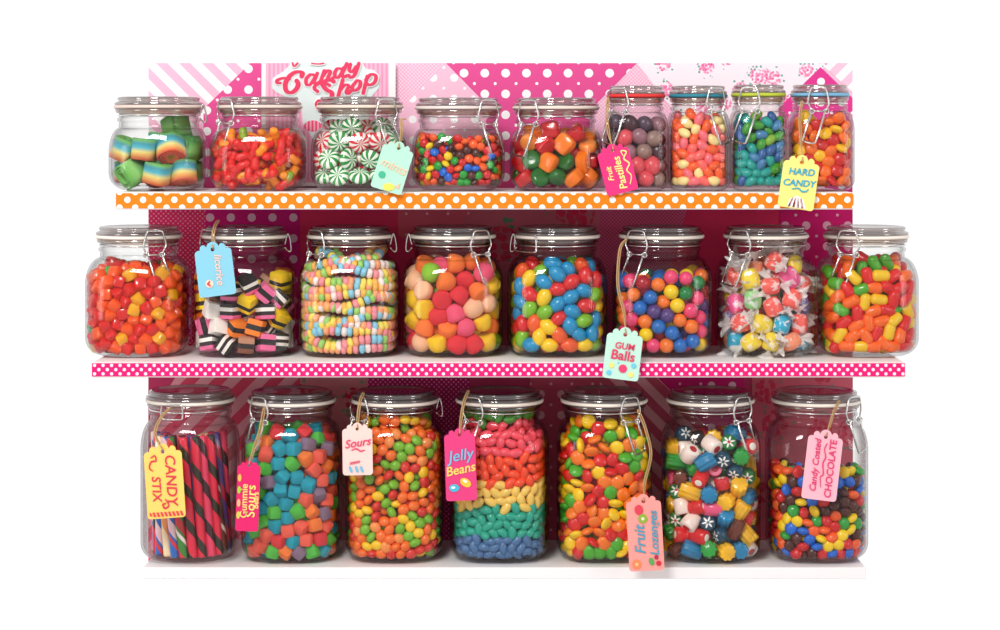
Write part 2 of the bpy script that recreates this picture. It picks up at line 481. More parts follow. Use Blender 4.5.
# the candy shop poster -------------------------------------------------
def poster():
    py = WY - 0.006
    root = bpy.data.objects.new('candy_shop_sign', None); COL.objects.link(root)
    root.location = (X(327, py), py, Z(118, py))
    k = (DIST + py) / DIST / 1000.0
    def q(px, p_): return ((px - 327) * k, -(p_ - 118) * k)
    def part(name, mb, mats, dy): 
        o = mb.build(name, mats, root, False); o.rotation_euler = (PI / 2, 0, 0); o.location = (0, dy, 0); return o
    x0, x1 = q(261.5, 0)[0], q(395.5, 0)[0]; z0, z1 = q(0, 186)[1], q(0, 63)[1]
    b = MB().box(x0, x1, z0, z1, -0.003, 0.0, 0)
    part('border', b, WHITE, 0)
    b = MB().box(q(266, 0)[0], q(388.5, 0)[0], z0 + .004, z1 - 0.0001, 0, 0.0006, 0)
    part('striped_panel', b, m_stripes((249, 190, 214), (243, 158, 194), 0.0046, 1, 0, True), 0)
    cloud = [(272, 88), (273, 78), (284, 71), (289, 66), (291, 63), (353, 63), (362, 62.5), (366, 69), (374, 70), (380, 77), (379, 88), (373, 95), (369, 99), (369, 120), (352, 130), (330, 140), (325, 150), (314, 140), (303, 124), (302, 106), (293, 99), (282, 95), (276, 92)]
    me = curve_mesh([[q(a, b_) for a, b_ in cloud]], 0.0008)
    o = add_me('cloud_shape', me, m_plain((226, 240, 238), 0.7), root, (0, -0.0011, 0), (PI / 2, 0, 0))
    red = m_plain((232, 52, 96), 0.6)
    # brush script letters, drawn stroke by stroke in pixel coordinates
    Cs = [[(302, 76), (302.5, 73), (297, 71.8), (290.5, 75.5), (285.8, 83), (286.5, 90.5), (291.5, 92.5), (296.5, 89), (298.5, 84), (297, 81)], [(290, 79), (284, 78), (278, 80), (277.6, 82.6), (281, 83)]]
    a_ = [[(316, 76), (311, 74.5), (306.5, 79), (307, 84.5), (311, 84), (315.5, 77)], [(317.5, 73.5), (314.5, 81), (316, 84), (319.5, 82)]]
    n_ = [[(324.5, 71), (320.5, 82.5)], [(321.8, 78), (327, 71), (330.5, 72), (328, 78.5), (330, 80.5), (333, 78)]]
    d_ = [[(343, 69.5), (338, 68.5), (335, 73), (336, 77.5), (340, 76), (344, 68)], [(347, 63.8), (342.5, 74), (344, 77.2), (347, 75.5)]]
    y_ = [[(350.5, 64.5), (349.5, 70), (352.5, 72), (356, 67)], [(359, 63.6), (355, 74.5), (351, 77.5), (349, 75.5)]]
    S_ = [[(334, 81.5), (330, 79.5), (323, 83), (326, 89), (332, 93), (331, 99), (325, 101.5), (320, 101), (317.5, 104), (319, 107.5)], [(318, 91.5), (314.5, 88), (318, 84), (325, 83), (330, 85.5)]]
    h_ = [[(343, 80), (338.5, 96)], [(340.5, 90), (345, 85), (349, 86), (346.5, 92), (348.5, 93.5), (351, 91)]]
    o_ = [[(356, 82), (352.5, 87), (354.5, 90.5), (359.5, 87.5), (360.5, 82), (357.5, 80.5), (355.5, 82.5)]]
    p_ = [[(367.5, 76.5), (363.5, 93)], [(366, 80), (371, 74.5), (376, 76), (375, 82), (370, 85), (366.5, 83)]]
    top = [[(312, 63.3), (318, 64), (324, 63.3)], [(293, 63.3), (294.5, 66.5), (298, 63.3)]]
    paths = Cs + a_ + n_ + d_ + y_ + S_ + h_ + o_ + p_ + top
    fat = {0: 1.0, 10: 1.0}
    P2 = [[q(a, b_) for a, b_ in s_] for s_ in paths]
    def wf(t, i, tg): return (1.2 + 0.95 * abs(tg.y)) * 0.001 * (1.25 if i in (0, 10) else 0.95) * (0.55 if i >= len(paths) - 2 else 1)
    def wf2(t, i, tg): return wf(t, i, tg) + 0.0014
    mb = stroke2d(P2, wf2, 0.0006); part('letter_outline', mb, m_plain((250, 246, 248), .6), -0.0016)
    mb = stroke2d(P2, wf, 0.0005); part('lettering', mb, red, -0.0026)
    # a pink boiled sweet printed under the words
    sw = MB(); c = q(313, 126)
    for i in range(16): pass
    el = [(c[0] + .0095 * math.cos(a), c[1] + .006 * math.sin(a)) for a in [2 * PI * i / 20 for i in range(20)]]
    o = add_me('printed_sweet', curve_mesh([el], .0005), m_stripes((236, 70, 118), (248, 170, 190), .004, 1), root, (0, -0.0019, 0), (PI / 2, 0, 0.0))
    tag(root, 'pink striped sign reading Candy Shop in red script on the back wall', 'sign')
poster()

ZT = {}
def shelf(row, py_top, py_bot, label, px0, px1, ribbon=None, rlabel=None, SF=SF):
    zt = Z(py_top, SF); zb = Z(py_bot, SF)
    ZT[row] = zt
    mb = MB(); xa, xb = X(px0, SF), X(px1, SF)
    mb.box(xa, xb, SF, WY + 0.0008, zb, zt)
    o = mb.build('shelf_board', WHITE, None, False)
    tag(o, label, 'shelf')
    bv = o.modifiers.new('soft_edge', 'BEVEL'); bv.width = 0.0008; bv.segments = 2
    if ribbon:
        r = MB().box(xa, xb, SF - 0.0008, SF - 0.00005, zb + 0.0012, zt - 0.0006).build('ribbon', ribbon, o, False)
        r['label'] = rlabel
    return o
rib1 = m_polka((243, 130, 16), (255, 252, 246), 0.01545, 0.0031, True, 0, X(151, SF), Z(208.6, SF) + 0.0015 - .0005, 0.6)
rib2 = m_polka((236, 26, 118), (255, 240, 248), 0.0084, 0.0016, True, 0, X(150, SF), Z(378, SF), 0.6)
shelf('top', 192.5, 209.5, 'white shelf board edged with orange polka dot ribbon', 116, 853.5, rib1, 'orange ribbon with white dots')
shelf('mid', 362.5, 377.5, 'white shelf board edged with hot pink polka dot ribbon', 92, 905, rib2, 'hot pink ribbon with small white dots')
shelf('low', 567.5, 579, 'plain white bottom board under the tallest jars', 143, 866, SF=-0.003)

# ------------------------------------------------------------------ jars
def superN(n): return n
class Jar: pass
def make_jar(row, cx, hw, top, lidhw, label, gasket, latch=None, lu=0, hinge=0, n=3.4, straight=False, y0=0.002):
    J = Jar(); J.jy = y0 + hw / 1000.0 * 1.0
    k = (DIST + J.jy) / DIST
    R = hw / 1000.0 * k * 0.985; RL = lidhw / 1000.0 * k
    zb = ZT[row] + 0.0003
    H = Z(top, J.jy) - zb
    J.x = X(cx, J.jy); J.R = R; J.zb = zb; J.H = H; J.n = n
    root = bpy.data.objects.new('glass_jar', None)
    s = k * 0.001
    sh = 38 if straight else 48          # px below the lid top at which the body is full width
    nk = 26 if straight else 31
    nr = RL * 0.90
    prof = []   # outer: (r, z from base, exponent)
    cr = 17 * s if not straight else 10 * s
    for i in range(7):
        a = i / 6 * PI / 2
        prof.append((R - cr + cr * math.sin(a), cr - cr * math.cos(a), 2.6 + (n - 2.6) * i / 6))
    prof.append((R, H * 0.3 if H * 0.3 > cr else cr * 1.1, n))
    zs, zn = H - sh * s, H - nk * s
    prof.append((R, zs - 6 * s, n))
    for i in range(1, 8):
        t = i / 7; e_ = 0.5 - 0.5 * math.cos(PI * t)
        prof.append((R + (nr - R) * (1 - math.cos(t * PI / 2)) ** 0.9, zs - 6 * s + (zn - zs + 6 * s) * math.sin(t * PI / 2) ** 0.9, n + (2.1 - n) * t))
    prof += [(nr, H - 25 * s, 2), (nr + 1.5 * s, H - 24 * s, 2), (nr + 1.5 * s, H - 21.5 * s, 2), (nr - .6 * s, H - 20 * s, 2), (nr - .4 * s, H - 17 * s, 2), (RL * .97, H - 15.5 * s, 2), (RL * .98, H - 11.7 * s, 2)]
    th = 2.4 * s
    inner = [(max(r - th, 0.001), max(z, 4.5 * s) if i > 0 else 4.5 * s, e_) for i, (r, z, e_) in enumerate(prof)]
    full = [(0.0005, 1.2 * s, 2)] + prof + list(reversed([(r, z, e_) for r, z, e_ in inner])) + [(0.0005, 4.5 * s, 2)]
    v, f = lathe([(r, z) for r, z, _ in full], 56, lambda i: full[i][2])
    zr = H - 19 * s
    fmi = [1 if min(v[i][2] for i in q) > zr else 0 for q in f]
    body = mesh_obj('jar_body', v, f, None, None, True, [GLASS, RIMG], fmi)
    bpy.data.objects.remove(root)
    root = body; root.name = 'glass_jar'; root.location = (J.x, J.jy, zb)
    tag(root, label, 'jar')
    J.prof = [(r, z, e_) for r, z, e_ in inner]
    # gasket and lid
    v, f = lathe([(RL * .86, H - 11.6 * s), (RL * 1.0, H - 11.6 * s), (RL * 1.02, H - 10.0 * s), (RL * 1.0, H - 8.4 * s), (RL * .86, H - 8.4 * s)], 48)
    mesh_obj('rubber_gasket', v, f, m_plain(gasket, 0.5), root)
    lp = [(0.0005, H - 6 * s), (RL * .7, H - 6 * s), (RL * .84, H - 8.4 * s), (RL * .99, H - 8.2 * s), (RL * 1.0, H - 6.2 * s), (RL * .95, H - 5.0 * s), (RL * .90, H - 4.2 * s), (RL * .92, H - 3.0 * s), (RL * .93, H - 1.4 * s), (RL * .90, H - .2 * s), (RL * .83, H), (RL * .78, H - 1.0 * s), (RL * .4, H - 1.6 * s), (0.0005, H - 1.7 * s)]
    v, f = lathe(lp, 48); mesh_obj('lid', v, f, LIDG, root)
    # neck wires
    wr = 0.75 * s
    mb = MB()
    for zz, rr in ((H - 18.6 * s, nr + .8 * s),):
        mb.add(*tube([(rr * math.cos(a), rr * math.sin(a), zz) for a in [2 * PI * i / 48 for i in range(48)]], wr, 6, True))
    mb.build('neck_wire', m_wire(), root)
    def surf(u, v_, out, rad):
        """point u px across and v_ px below the lid top, 'out' px in front of a cylinder of radius rad"""
        uu = u * s
        d = math.sqrt(max(rad * rad - min(abs(uu), rad * .999) ** 2, 0.0))
        return (uu, -d - out * s, H - v_ * s)
    if latch:
        mir = 1 if latch == 'R' else -1
        pts = [(-7, 27), (-10, 18), (-6.5, 3), (7, 3), (10.5, 17), (6.5, 27)]
        P = [surf(lu + mir * a, b, 2.2, RL) for a, b in pts]
        P = [(P[0][0], P[0][1] , P[0][2])] + P[1:]
        MB().add(*tube(corners(P), 0.95 * s, 6)).build('latch_bail', m_wire(), root)
        lo = [(-7, 26), (5, 59), (19, 56), (8, 26)]
        P = [surf(lu + mir * a * .85, b, 3.5 + (b - 26) * .16, RL) for a, b in lo]
        MB().add(*tube(corners(P), 1.1 * s, 6)).build('latch_lever', m_wire(), root)
        mb = MB()
        for a in (-7, 7):
            c = surf(lu + mir * a, 26.5, 3.0, RL)
            mb.add(*tube([(c[0] + 2.4 * s * math.cos(q), c[1] + .5 * s * q, c[2] + 2.4 * s * math.sin(q)) for q in [i * PI / 5 for i in range(-9, 10)]], .7 * s, 6))
        a1, a2 = surf(lu - 7, 26.5, 3.2, RL), surf(lu + 7, 26.5, 3.2, RL)
        mb.add(*tube([a1, a2], .8 * s, 6))
        mb.build('latch_pivot', m_wire(), root)
    if hinge:
        h = hinge
        e0 = RL * 0.98 * h
        P = [(e0 * .98, -.010, H - 18 * s), (e0 + 1.5 * h * s, -.009, H - 8 * s), (e0 + 3 * h * s, -.008, H - 9 * s), (e0 + 4.6 * h * s, -.007, H - 16 * s), (e0 + 5 * h * s, -.006, H - 24 * s), (e0 + 2.5 * h * s, -.006, H - 25 * s), (e0 - 1 * h * s, -.010, H - 21 * s)]
        MB().add(*tube(smooth_path(P, 4), 0.8 * s, 6)).build('hinge_wire', m_wire(), root)
    J.root = root; J.s = s; J.nr = nr; J.RL = RL
    return J

CREAM = (250, 240, 228)
jars = {}
R_ = lambda key, *a, **k: jars.__setitem__(key, make_jar(*a, **k))
R_('belts', 'top', 159, 48, 97, 44, 'squat glass jar of rolled rainbow sour belts, leftmost on the top shelf', (225, 205, 195), None, 0, 1)
R_('worms', 'top', 259.5, 48.5, 97, 42, 'squat glass jar of red and orange gummy worms', (228, 210, 200), 'L', -30, 0)
R_('mints', 'top', 360, 49, 97, 43, 'squat glass jar of red and green peppermint swirls', (232, 214, 200), 'R', 28, 0)
R_('choc_small', 'top', 458.5, 47, 98, 43, 'squat glass jar of tiny coloured chocolate buttons on the top shelf', (230, 215, 210), 'R', 30, 0)
R_('gummies', 'top', 556, 47, 98, 43, 'squat glass jar of see-through orange, green and red gummies', (232, 215, 205), 'L', -28, 0)
R_('pastilles', 'top', 636, 32, 86, 29, 'small square jar with red seal holding dark pastilles', (228, 50, 50), 'L', -19, 0, 4.5, True)
R_('coral', 'top', 698, 31.5, 86, 29, 'small square jar with teal seal holding coral and cream jelly beans', (40, 130, 150), 'R', 15, 0, 4.5, True)
R_('ocean', 'top', 758.5, 29.5, 85, 27, 'small square jar with lime seal holding blue and green jelly beans', (190, 205, 60), 'L', -12, 0, 4.5, True)
R_('hard', 'top', 820, 32.5, 85, 29, 'small square jar with pale blue seal holding orange and red hard candy', (120, 180, 215), 'L', -6, 0, 4.5, True)
R_('chunks', 'mid', 139, 51, 226, 42.5, 'glass jar of orange and red gummy cubes, beside the licorice allsorts jar', CREAM, 'R', 22, 0)
R_('allsorts', 'mid', 245, 51, 226, 42.5, 'glass jar of layered licorice allsorts on the middle shelf', CREAM, 'L', -34, 1)
R_('necklace', 'mid', 350, 51, 226, 42.5, 'glass jar packed with pastel candy bead necklaces', CREAM, 'L', -32, 1)
R_('drops', 'mid', 453, 50.5, 226, 42.5, 'glass jar of large sugared gumdrops on the middle shelf', CREAM, 'R', 28, -1)
R_('eggs', 'mid', 557, 50.5, 226, 42.5, 'glass jar of large red, yellow, blue and green jelly eggs', CREAM, None, 0, -1)
R_('gumballs', 'mid', 661.5, 50, 226, 42, 'glass jar of round multicoloured gumballs on the middle shelf', CREAM, 'L', -27, 0)
R_('taffy', 'mid', 766, 50.5, 226, 42, 'glass jar of wax paper wrapped taffy twists', CREAM, 'L', -30, 0)
R_('chews', 'mid', 866, 50, 226, 42, 'glass jar of red, orange and green pill-shaped chews beyond the taffy jar', CREAM, 'L', -24, 0)
R_('sticks', 'low', 190.5, 48, 389, 44, 'tall glass jar of twisted candy sticks on the bottom board', CREAM, None, 0, 0)
R_('cubes', 'low', 292, 49.5, 390, 43.5, 'tall glass jar of sugared gummy cubes on the bottom board', CREAM, 'L', -29, 0)
R_('sours', 'low', 395, 49.5, 390, 43.5, 'tall glass jar of small oval sours behind the pale pink tag', CREAM, 'L', -34, 1)
R_('rainbow', 'low', 499.5, 50, 390, 43.5, 'tall glass jar of jelly beans layered in rainbow bands', CREAM, 'L', -26, 0)
R_('lozenges', 'low', 604, 48, 390, 43, 'tall glass jar of round flat fruit lozenges', CREAM, 'R', 24, 0)
R_('rock', 'low', 710.5, 49, 390, 43.5, 'tall glass jar of cut rock sweets with flower centres', CREAM, 'R', 28, 0)
R_('choc', 'low', 816, 50, 390, 44, 'tall glass jar half full of coloured chocolate buttons', CREAM, 'R', 33, 0)

# the eggs jar shows its bail only; a wide wire loop at the front
def front_loop(J, u0, u1, v0, v1):
    s, H, RL = J.s, J.H, J.RL
    P = []
    for a, b in ((u0, v0 + 3), (u0 + 2, v0), (u1 - 2, v0), (u1, v0 + 3), (u1 + .5, v1 - 3), (u1 - 2, v1), (u0 + 2, v1), (u0 - .5, v1 - 3)):
        uu = a * s; d = math.sqrt(max(RL * RL - min(abs(uu), RL * .99) ** 2, 0)); P.append((uu, -d - 2.5 * s, H - b * s))
    MB().add(*tube(smooth_path(P, 4, True), 0.85 * s, 6, True)).build('latch_bail', m_wire(), J.root)
front_loop(jars['eggs'], -42, -22, 7, 24)
front_loop(jars['sticks'], -22, -1, 10, 24)

# ------------------------------------------------------------------ packing
def pack(J, fill_py, r, phi=0.62, back=0.30, iters=140, slope=0.0, bumpy=1.5, zmin_px=5.0, seed=1, wallpad=0.0):
    """centres of spheres of radius r (px) settled in the jar, in jar-local metres"""
    rng = np.random.default_rng(seed * 13 + 5)
    s = J.s; r = r * s
    pr = sorted([(z, rr, e_) for rr, z, e_ in J.prof], key=lambda t: t[0])
    zz = np.array([t[0] for t in pr]); rr = np.array([t[1] for t in pr]); ee = np.array([t[2] for t in pr])
    ztop = Z(fill_py, J.jy - J.R * .8) - J.zb
    z0 = zmin_px * s
    yb = J.R * back
    # free volume
    hs = np.linspace(z0, ztop, 40); Rz = np.interp(hs, zz, rr)
    frac = (math.pi / 2 * Rz ** 2 + np.minimum(yb, Rz) * 2 * Rz * .93) * np.interp(hs, zz, np.interp(ee, [2, 3.4, 4.5], [1.0, 1.12, 1.17]))
    vol = np.trapezoid(frac, hs) if hasattr(np, 'trapezoid') else np.trapz(frac, hs)
    N = max(3, int(phi * vol / (4 / 3 * math.pi * r ** 3)))
    P = np.stack([rng.uniform(-J.R, J.R, N), rng.uniform(-J.R, yb, N), rng.uniform(z0, ztop, N)], 1)
    ph = rng.uniform(0, 6, 2)
    def clampc(P):
        zt = ztop - r * .6 + bumpy * s * (np.sin(P[:, 0] / J.R * 3 + ph[0]) + np.sin(P[:, 1] / J.R * 4 + ph[1])) + slope * P[:, 0]
        P[:, 2] = np.clip(P[:, 2], z0 + r * .95, np.maximum(zt, z0 + r))
        Rl = np.interp(P[:, 2], zz, rr) - r
        Rl = np.minimum(Rl, np.minimum(np.interp(P[:, 2] + r * .6, zz, rr), np.interp(P[:, 2] - r * .6, zz, rr)) - r * .75)
        Rl = np.maximum(Rl - wallpad * s, .001); n = np.interp(P[:, 2], zz, ee)
        q = (np.abs(P[:, 0]) ** n + np.abs(P[:, 1]) ** n) ** (1 / n) + 1e-9
        f = np.minimum(1, Rl / q)
        P[:, 0] *= f; P[:, 1] *= f
        P[:, 1] = np.minimum(P[:, 1], yb)
        return P
    P = clampc(P)
    for it in range(iters):
        d = P[:, None, :] - P[None, :, :]
        D = np.sqrt((d ** 2).sum(2)) + 1e-9
        ov = np.maximum(0, 2 * r - D); np.fill_diagonal(ov, 0)
        mv = (d / D[:, :, None] * ov[:, :, None]).sum(1) * 0.35
        L = np.linalg.norm(mv, axis=1, keepdims=True) + 1e-12
        mv *= np.minimum(1, r * .5 / L)
        P = clampc(P + mv - np.array([0, 0, 0.02 * r]))
    return P, r

def visible_px(J, P, r, eyes=((0, 0),)):
    """pixels of each sphere not hidden by the others, for several eye positions"""
    out = []
    W = P + np.array([J.x, J.jy, J.zb])
    for ex, ez in eyes:
        cx, cy, cz = ex, -DIST, ZE + ez
        dep = W[:, 1] - cy
        u = (W[:, 0] - cx) / dep * DIST * 1000; v = (W[:, 2] - cz) / dep * DIST * 1000
        R = r / dep * DIST * 1000 * 0.93
        u0, v0 = u.min() - 20, v.min() - 20
        nu, nv = int(u.max() - u0 + 24), int(v.max() - v0 + 24)
        zb = np.full((nu, nv), 1e9); idb = np.full((nu, nv), -1)
        for i in range(len(P)):
            a0, a1 = int(u[i] - R[i] - u0), int(u[i] + R[i] - u0) + 2
            b0, b1 = int(v[i] - R[i] - v0), int(v[i] + R[i] - v0) + 2
            A, B = np.mgrid[a0:a1, b0:b1]
            d2 = (A + u0 - u[i]) ** 2 + (B + v0 - v[i]) ** 2
            m = d2 < R[i] ** 2
            z = dep[i] - r * np.sqrt(np.maximum(0, 1 - d2 / R[i] ** 2))
            sub = zb[a0:a1, b0:b1]; s2 = m & (z < sub)
            sub[s2] = z[s2]; idb[a0:a1, b0:b1][s2] = i
        out.append(np.bincount(idb[idb >= 0].ravel(), minlength=len(P)))
    return out

def quat_align(axis, rng, spin=True):
    q = Vector((0, 0, 1)).rotation_difference(Vector(axis))
    return q @ Quaternion((0, 0, 1), rng.uniform(0, 2 * PI)) if spin else q
def rand_quat(rng):
    v = rng.normal(size=4); v /= np.linalg.norm(v); return Quaternion(tuple(v))

def orient(mode, p, rng):
    out = Vector((p[0], p[1], 0)).normalized() if abs(p[0]) + abs(p[1]) > 1e-6 else Vector((0, -1, 0))
    if mode in ('flat', 'flatx'):
        a = Vector(rng.normal(size=3)).normalized()
        a = (a - out * a.dot(out) * 0.9)
        if p[2] < 0.0135: a.z *= .15
        a = a.normalized() if a.length > 1e-4 else Vector((0, 0, 1))
        q = quat_align(a, rng)
        return q @ Quaternion((0, 1, 0), PI / 2) if mode == 'flatx' else q
    if mode == 'random': return rand_quat(rng)
    if mode == 'lentil':
        if rng.random() < 0.66:
            a = (Vector((out.x * .6, out.y - .2, 0)) + Vector(rng.normal(size=3) * .45)).normalized()
            return quat_align(a, rng)
        a = Vector(rng.normal(size=3)); a.z += 0.8 * (1 if a.z > 0 else -1)
        return quat_align(a.normalized(), rng)
    if mode == 'upright':
        return quat_align((Vector((0, 0, 1)) + Vector(rng.normal(size=3) * .28)).normalized(), rng)
    if mode == 'facing':
        return quat_align((Vector((0, -1, .15)) + Vector(rng.normal(size=3) * .55)).normalized(), rng)
    if mode == 'squareish':
        q = Quaternion((0, 0, 1), rng.normal() * .7) @ Quaternion(Vector(rng.normal(size=3)).normalized(), rng.normal() * .75)
        return q
    if mode == 'lying':      # long x axis roughly level and facing sideways
        q = Quaternion((0, 0, 1), rng.normal() * .5) @ Quaternion((0, 1, 0), rng.normal() * .6) @ Quaternion((1, 0, 0), rng.uniform(0, 6.28))
        return q
    if mode == 'side':       # long z axis lies in the plane of the picture or points at the eye
        if rng.random() < 0.5:
            a = Vector((rng.normal() * .5, -1, rng.normal() * .4)).normalized()
        else:
            t = rng.uniform(0, PI); a = Vector((math.cos(t), rng.normal() * .35, math.sin(t) * .8)).normalized()
        return quat_align(a, rng)

stats = {}
def fill(J, name, phrase, jarphrase, P, r, protos, weights, mode, cat, cmap=None, cap=300, jitter=0.06, seed=3):
    """protos: {colour word: object}; one top-level object for each candy that shows"""
    rng = np.random.default_rng(seed * 7 + 1)
    vis = visible_px(J, P, r, ((0, 0), (-.45, 0), (.45, 0), (0, .35)))
    keep = (vis[0] + vis[1] + vis[2] + vis[3]) > 2
    idx = np.nonzero(keep)[0]
    names = list(protos); pw = np.array([weights[n] for n in names], float); pw /= pw.sum()
    order = sorted(idx, key=lambda i: -vis[0][i])
    chosen = order[:cap]; rest = order[cap:]
    cols = {}
    for i in idx:
        cols[i] = cmap(P[i], rng) if cmap else names[rng.choice(len(names), p=pw)]
    shown = {}
    for i in chosen: shown.setdefault(cols[i], []).append(i)
    first = set()
    for c, ids in shown.items():
        ids.sort(key=lambda i: -P[i][2])
        for k, i in enumerate(ids):
            src = protos[c]
            o = src if c not in first else copy_tree(src)
            first.add(c)
            o.rotation_mode = 'QUATERNION'; o.rotation_quaternion = orient(mode, P[i], rng)
            o.location = (J.x + P[i][0], J.jy + P[i][1], J.zb + P[i][2])
            sc = 1 + rng.normal() * jitter * .5; sc = min(max(sc, .88), 1.1)
            o.scale = (sc, sc, sc)
            base = f"{c} {phrase}"
            if len(ids) == 1: lab = f"the single {base} in the {jarphrase}"
            elif len(ids) == 2: lab = f"{'upper' if k == 0 else 'lower'} of two {base}s in the {jarphrase}"
            elif len(ids) == 3: lab = f"{('highest', 'middle', 'lowest')[k]} of three {base}s in the {jarphrase}"
            else: lab = f"{base} among others like it in the {jarphrase}"
            tag(o, lab, cat, f"{base}s in the {jarphrase}")
    for c, o in protos.items():
        if c not in first:
            for ch in list(o.children): bpy.data.objects.remove(ch)
            bpy.data.objects.remove(o)
    if rest:
        mats, mb = [], MB()
        for i in rest:
            me = protos[cols[i]].data if cols[i] in first else None
            if me is None: continue
            m = me.materials[0]
            if m not in mats: mats.append(m)
            M = Matrix.Translation((J.x + P[i][0], J.jy + P[i][1], J.zb + P[i][2])) @ orient(mode, P[i], rng).to_matrix().to_4x4()
            mb.add([M @ v.co for v in me.vertices], [tuple(p.vertices) for p in me.polygons], mats.index(m))
        o = mb.build(name + '_remainder', mats)
        tag(o, f"rest of the {phrase}s packed behind in the {jarphrase}", cat, None, 'stuff')
    stats[name] = (len(P), len(idx), len(chosen), len(rest))

def copy_tree(o, parent=None):
    c = o.copy(); COL.objects.link(c); c.parent = parent
    for ch in list(o.children):
        if ch.name != c.name: copy_tree(ch, c)
    return c

# ------------------------------------------------------------------ candy shapes (sizes in px ~ mm)
def sph(a, b, c, seg=14, rings=9, e1=1.0, e2=1.0):
    def sp(w_, m): return math.copysign(abs(w_) ** m, w_)
    v = [(0, 0, -c * .001)]; f = []
    for i in range(1, rings):
        t = -PI / 2 + PI * i / rings
        for k in range(seg):
            q = 2 * PI * k / seg
            v.append((a * .001 * sp(math.cos(t), e1) * sp(math.cos(q), e2), b * .001 * sp(math.cos(t), e1) * sp(math.sin(q), e2), c * .001 * sp(math.sin(t), e1)))
    v.append((0, 0, c * .001)); n = len(v) - 1
    for k in range(seg): f.append((0, 1 + (k + 1) % seg, 1 + k))
    for i in range(rings - 2):
        for k in range(seg):
            a0 = 1 + i * seg
            f.append((a0 + k, a0 + (k + 1) % seg, a0 + seg + (k + 1) % seg, a0 + seg + k))
    for k in range(seg): f.append((1 + (rings - 2) * seg + k, 1 + (rings - 2) * seg + (k + 1) % seg, n))
    return v, f
def bean(a, b, c, bend=0.12, seg=14, rings=10):
    v, f = sph(b, b, a, seg, rings)           # long axis z
    L = a * .001
    v = [(x + bend * L * ((z / L) ** 2) * 1.6, y, z) for x, y, z in v]
    return v, f
def lath(p, seg=18):
    v, f = lathe([(max(r, .0001) * .001, z * .001) for r, z in p], seg); return v, f
def rcube(h, e=0.0, bev=0.22, sub=4, jig=0.0, seed=0, hz=None):
    """rounded block of half size h"""
    rng = random.Random(seed); hz = hz or h
    mb = MB(); n = sub
    for ax in range(3):
        for sg in (-1, 1):
            v = []
            for i in range(n + 1):
                for j in range(n + 1):
                    p = [0, 0, 0]; p[ax] = sg; p[(ax + 1) % 3] = -1 + 2 * i / n; p[(ax + 2) % 3] = -1 + 2 * j / n
                    q = Vector(p)
                    inner = Vector([max(-1 + bev, min(1 - bev, c)) for c in q]); d = q - inner
                    q = inner + d.normalized() * bev if d.length > 1e-6 else q
                    v.append((q.x * h * .001, q.y * h * .001, q.z * hz * .001))
            fs = []
            for i in range(n):
                for j in range(n):
                    a = i * (n + 1) + j; t = (a, a + n + 1, a + n + 2, a + 1)
                    fs.append(t if sg > 0 else tuple(reversed(t)))
            mb.add(v, fs)
    return mb.v, mb.f
def proto(name, vf, mat, smooth=True):
    return mesh_obj(name, vf[0], vf[1], mat, None, smooth)

RED, ORG, YEL, GRN, BLU = (222, 34, 36), (246, 106, 30), (250, 200, 24), (92, 176, 40), (24, 142, 196)

# --- top shelf
J = jars['belts']
P, r = pack(J, 121, 13.5, 0.60, seed=1, back=.5)
def coil(k):
    pts = []
    for i in range(60):
        a = i / 59 * 2 * PI * 2.6; rad = 5.5 + 7.5 * i / 59
        sq = (abs(math.cos(a)) ** 3 + abs(math.sin(a)) ** 3) ** (-1 / 3)
        pts.append((rad * sq * math.cos(a) * .001, rad * sq * math.sin(a) * .001))
    v, f = [], []
    t = .9e-3; h = 10.5e-3; n = len(pts)
    for i, (a, b) in enumerate(pts):
        L = math.hypot(a, b); nx, ny = a / L, b / L
        v += [(a - nx * t, b - ny * t, -h), (a + nx * t, b + ny * t, -h), (a + nx * t, b + ny * t, 0), (a + nx * t, b + ny * t, h), (a - nx * t, b - ny * t, h), (a - nx * t, b - ny * t, 0)]
    for i in range(n - 1):
        for q in range(6):
            q2 = (q + 1) % 6
            f.append((i * 6 + q, i * 6 + q2, (i + 1) * 6 + q2, (i + 1) * 6 + q))
    f += [(5, 4, 3, 2, 1, 0), tuple((n - 1) * 6 + q for q in range(6))]
    return v, f
fill(J, 'sour_belt', 'rolled sour belt', 'sour belt jar', P, r, {
    'rainbow striped': proto('sour_belt', coil(0), m_layers(((228, 84, 60), (250, 170, 90), (240, 226, 130), (70, 180, 200), (60, 150, 170), (120, 195, 90)), .021, True)),
    'green': proto('sour_belt', coil(1), m_layers(((110, 190, 80), (140, 205, 110), (70, 150, 70)), .021, True))}, {'rainbow striped': .62, 'green': .38}, 'upright', 'candy', seed=4)

J = jars['worms']
P, r = pack(J, 136, 6.2, 0.66, seed=2, back=.5, wallpad=1.5)
def worm(seed):
    rg = random.Random(seed); pts = []
    for i in range(15):
        t = i / 14 - .5
        pts.append((t * 23e-3, math.sin(t * 4 + seed) * 3.5e-3 * (1 + .3 * seed), math.cos(t * 3.2) * 4e-3))
    return tube(pts, lambda t: (4.3e-3 * min(1, 0.35 + 6 * min(t, 1 - t))) * (1 + .10 * math.sin(t * 60)), 10)
fill(J, 'gummy_worm', 'gummy worm', 'worm jar', P, r, {
    'red': proto('gummy_worm', worm(0), m_gummy((226, 28, 24))),
    'red and orange': proto('gummy_worm', worm(1), m_gummy((232, 40, 28), (252, 140, 20), .027)),
    'orange': proto('gummy_worm', worm(.5), m_gummy((250, 150, 24))),
    'red and green': proto('gummy_worm', worm(.2), m_gummy((222, 30, 30), (130, 160, 30), .027))},
    {'red': 7, 'red and orange': 4, 'orange': 2, 'red and green': 1.2}, 'flatx', 'candy')

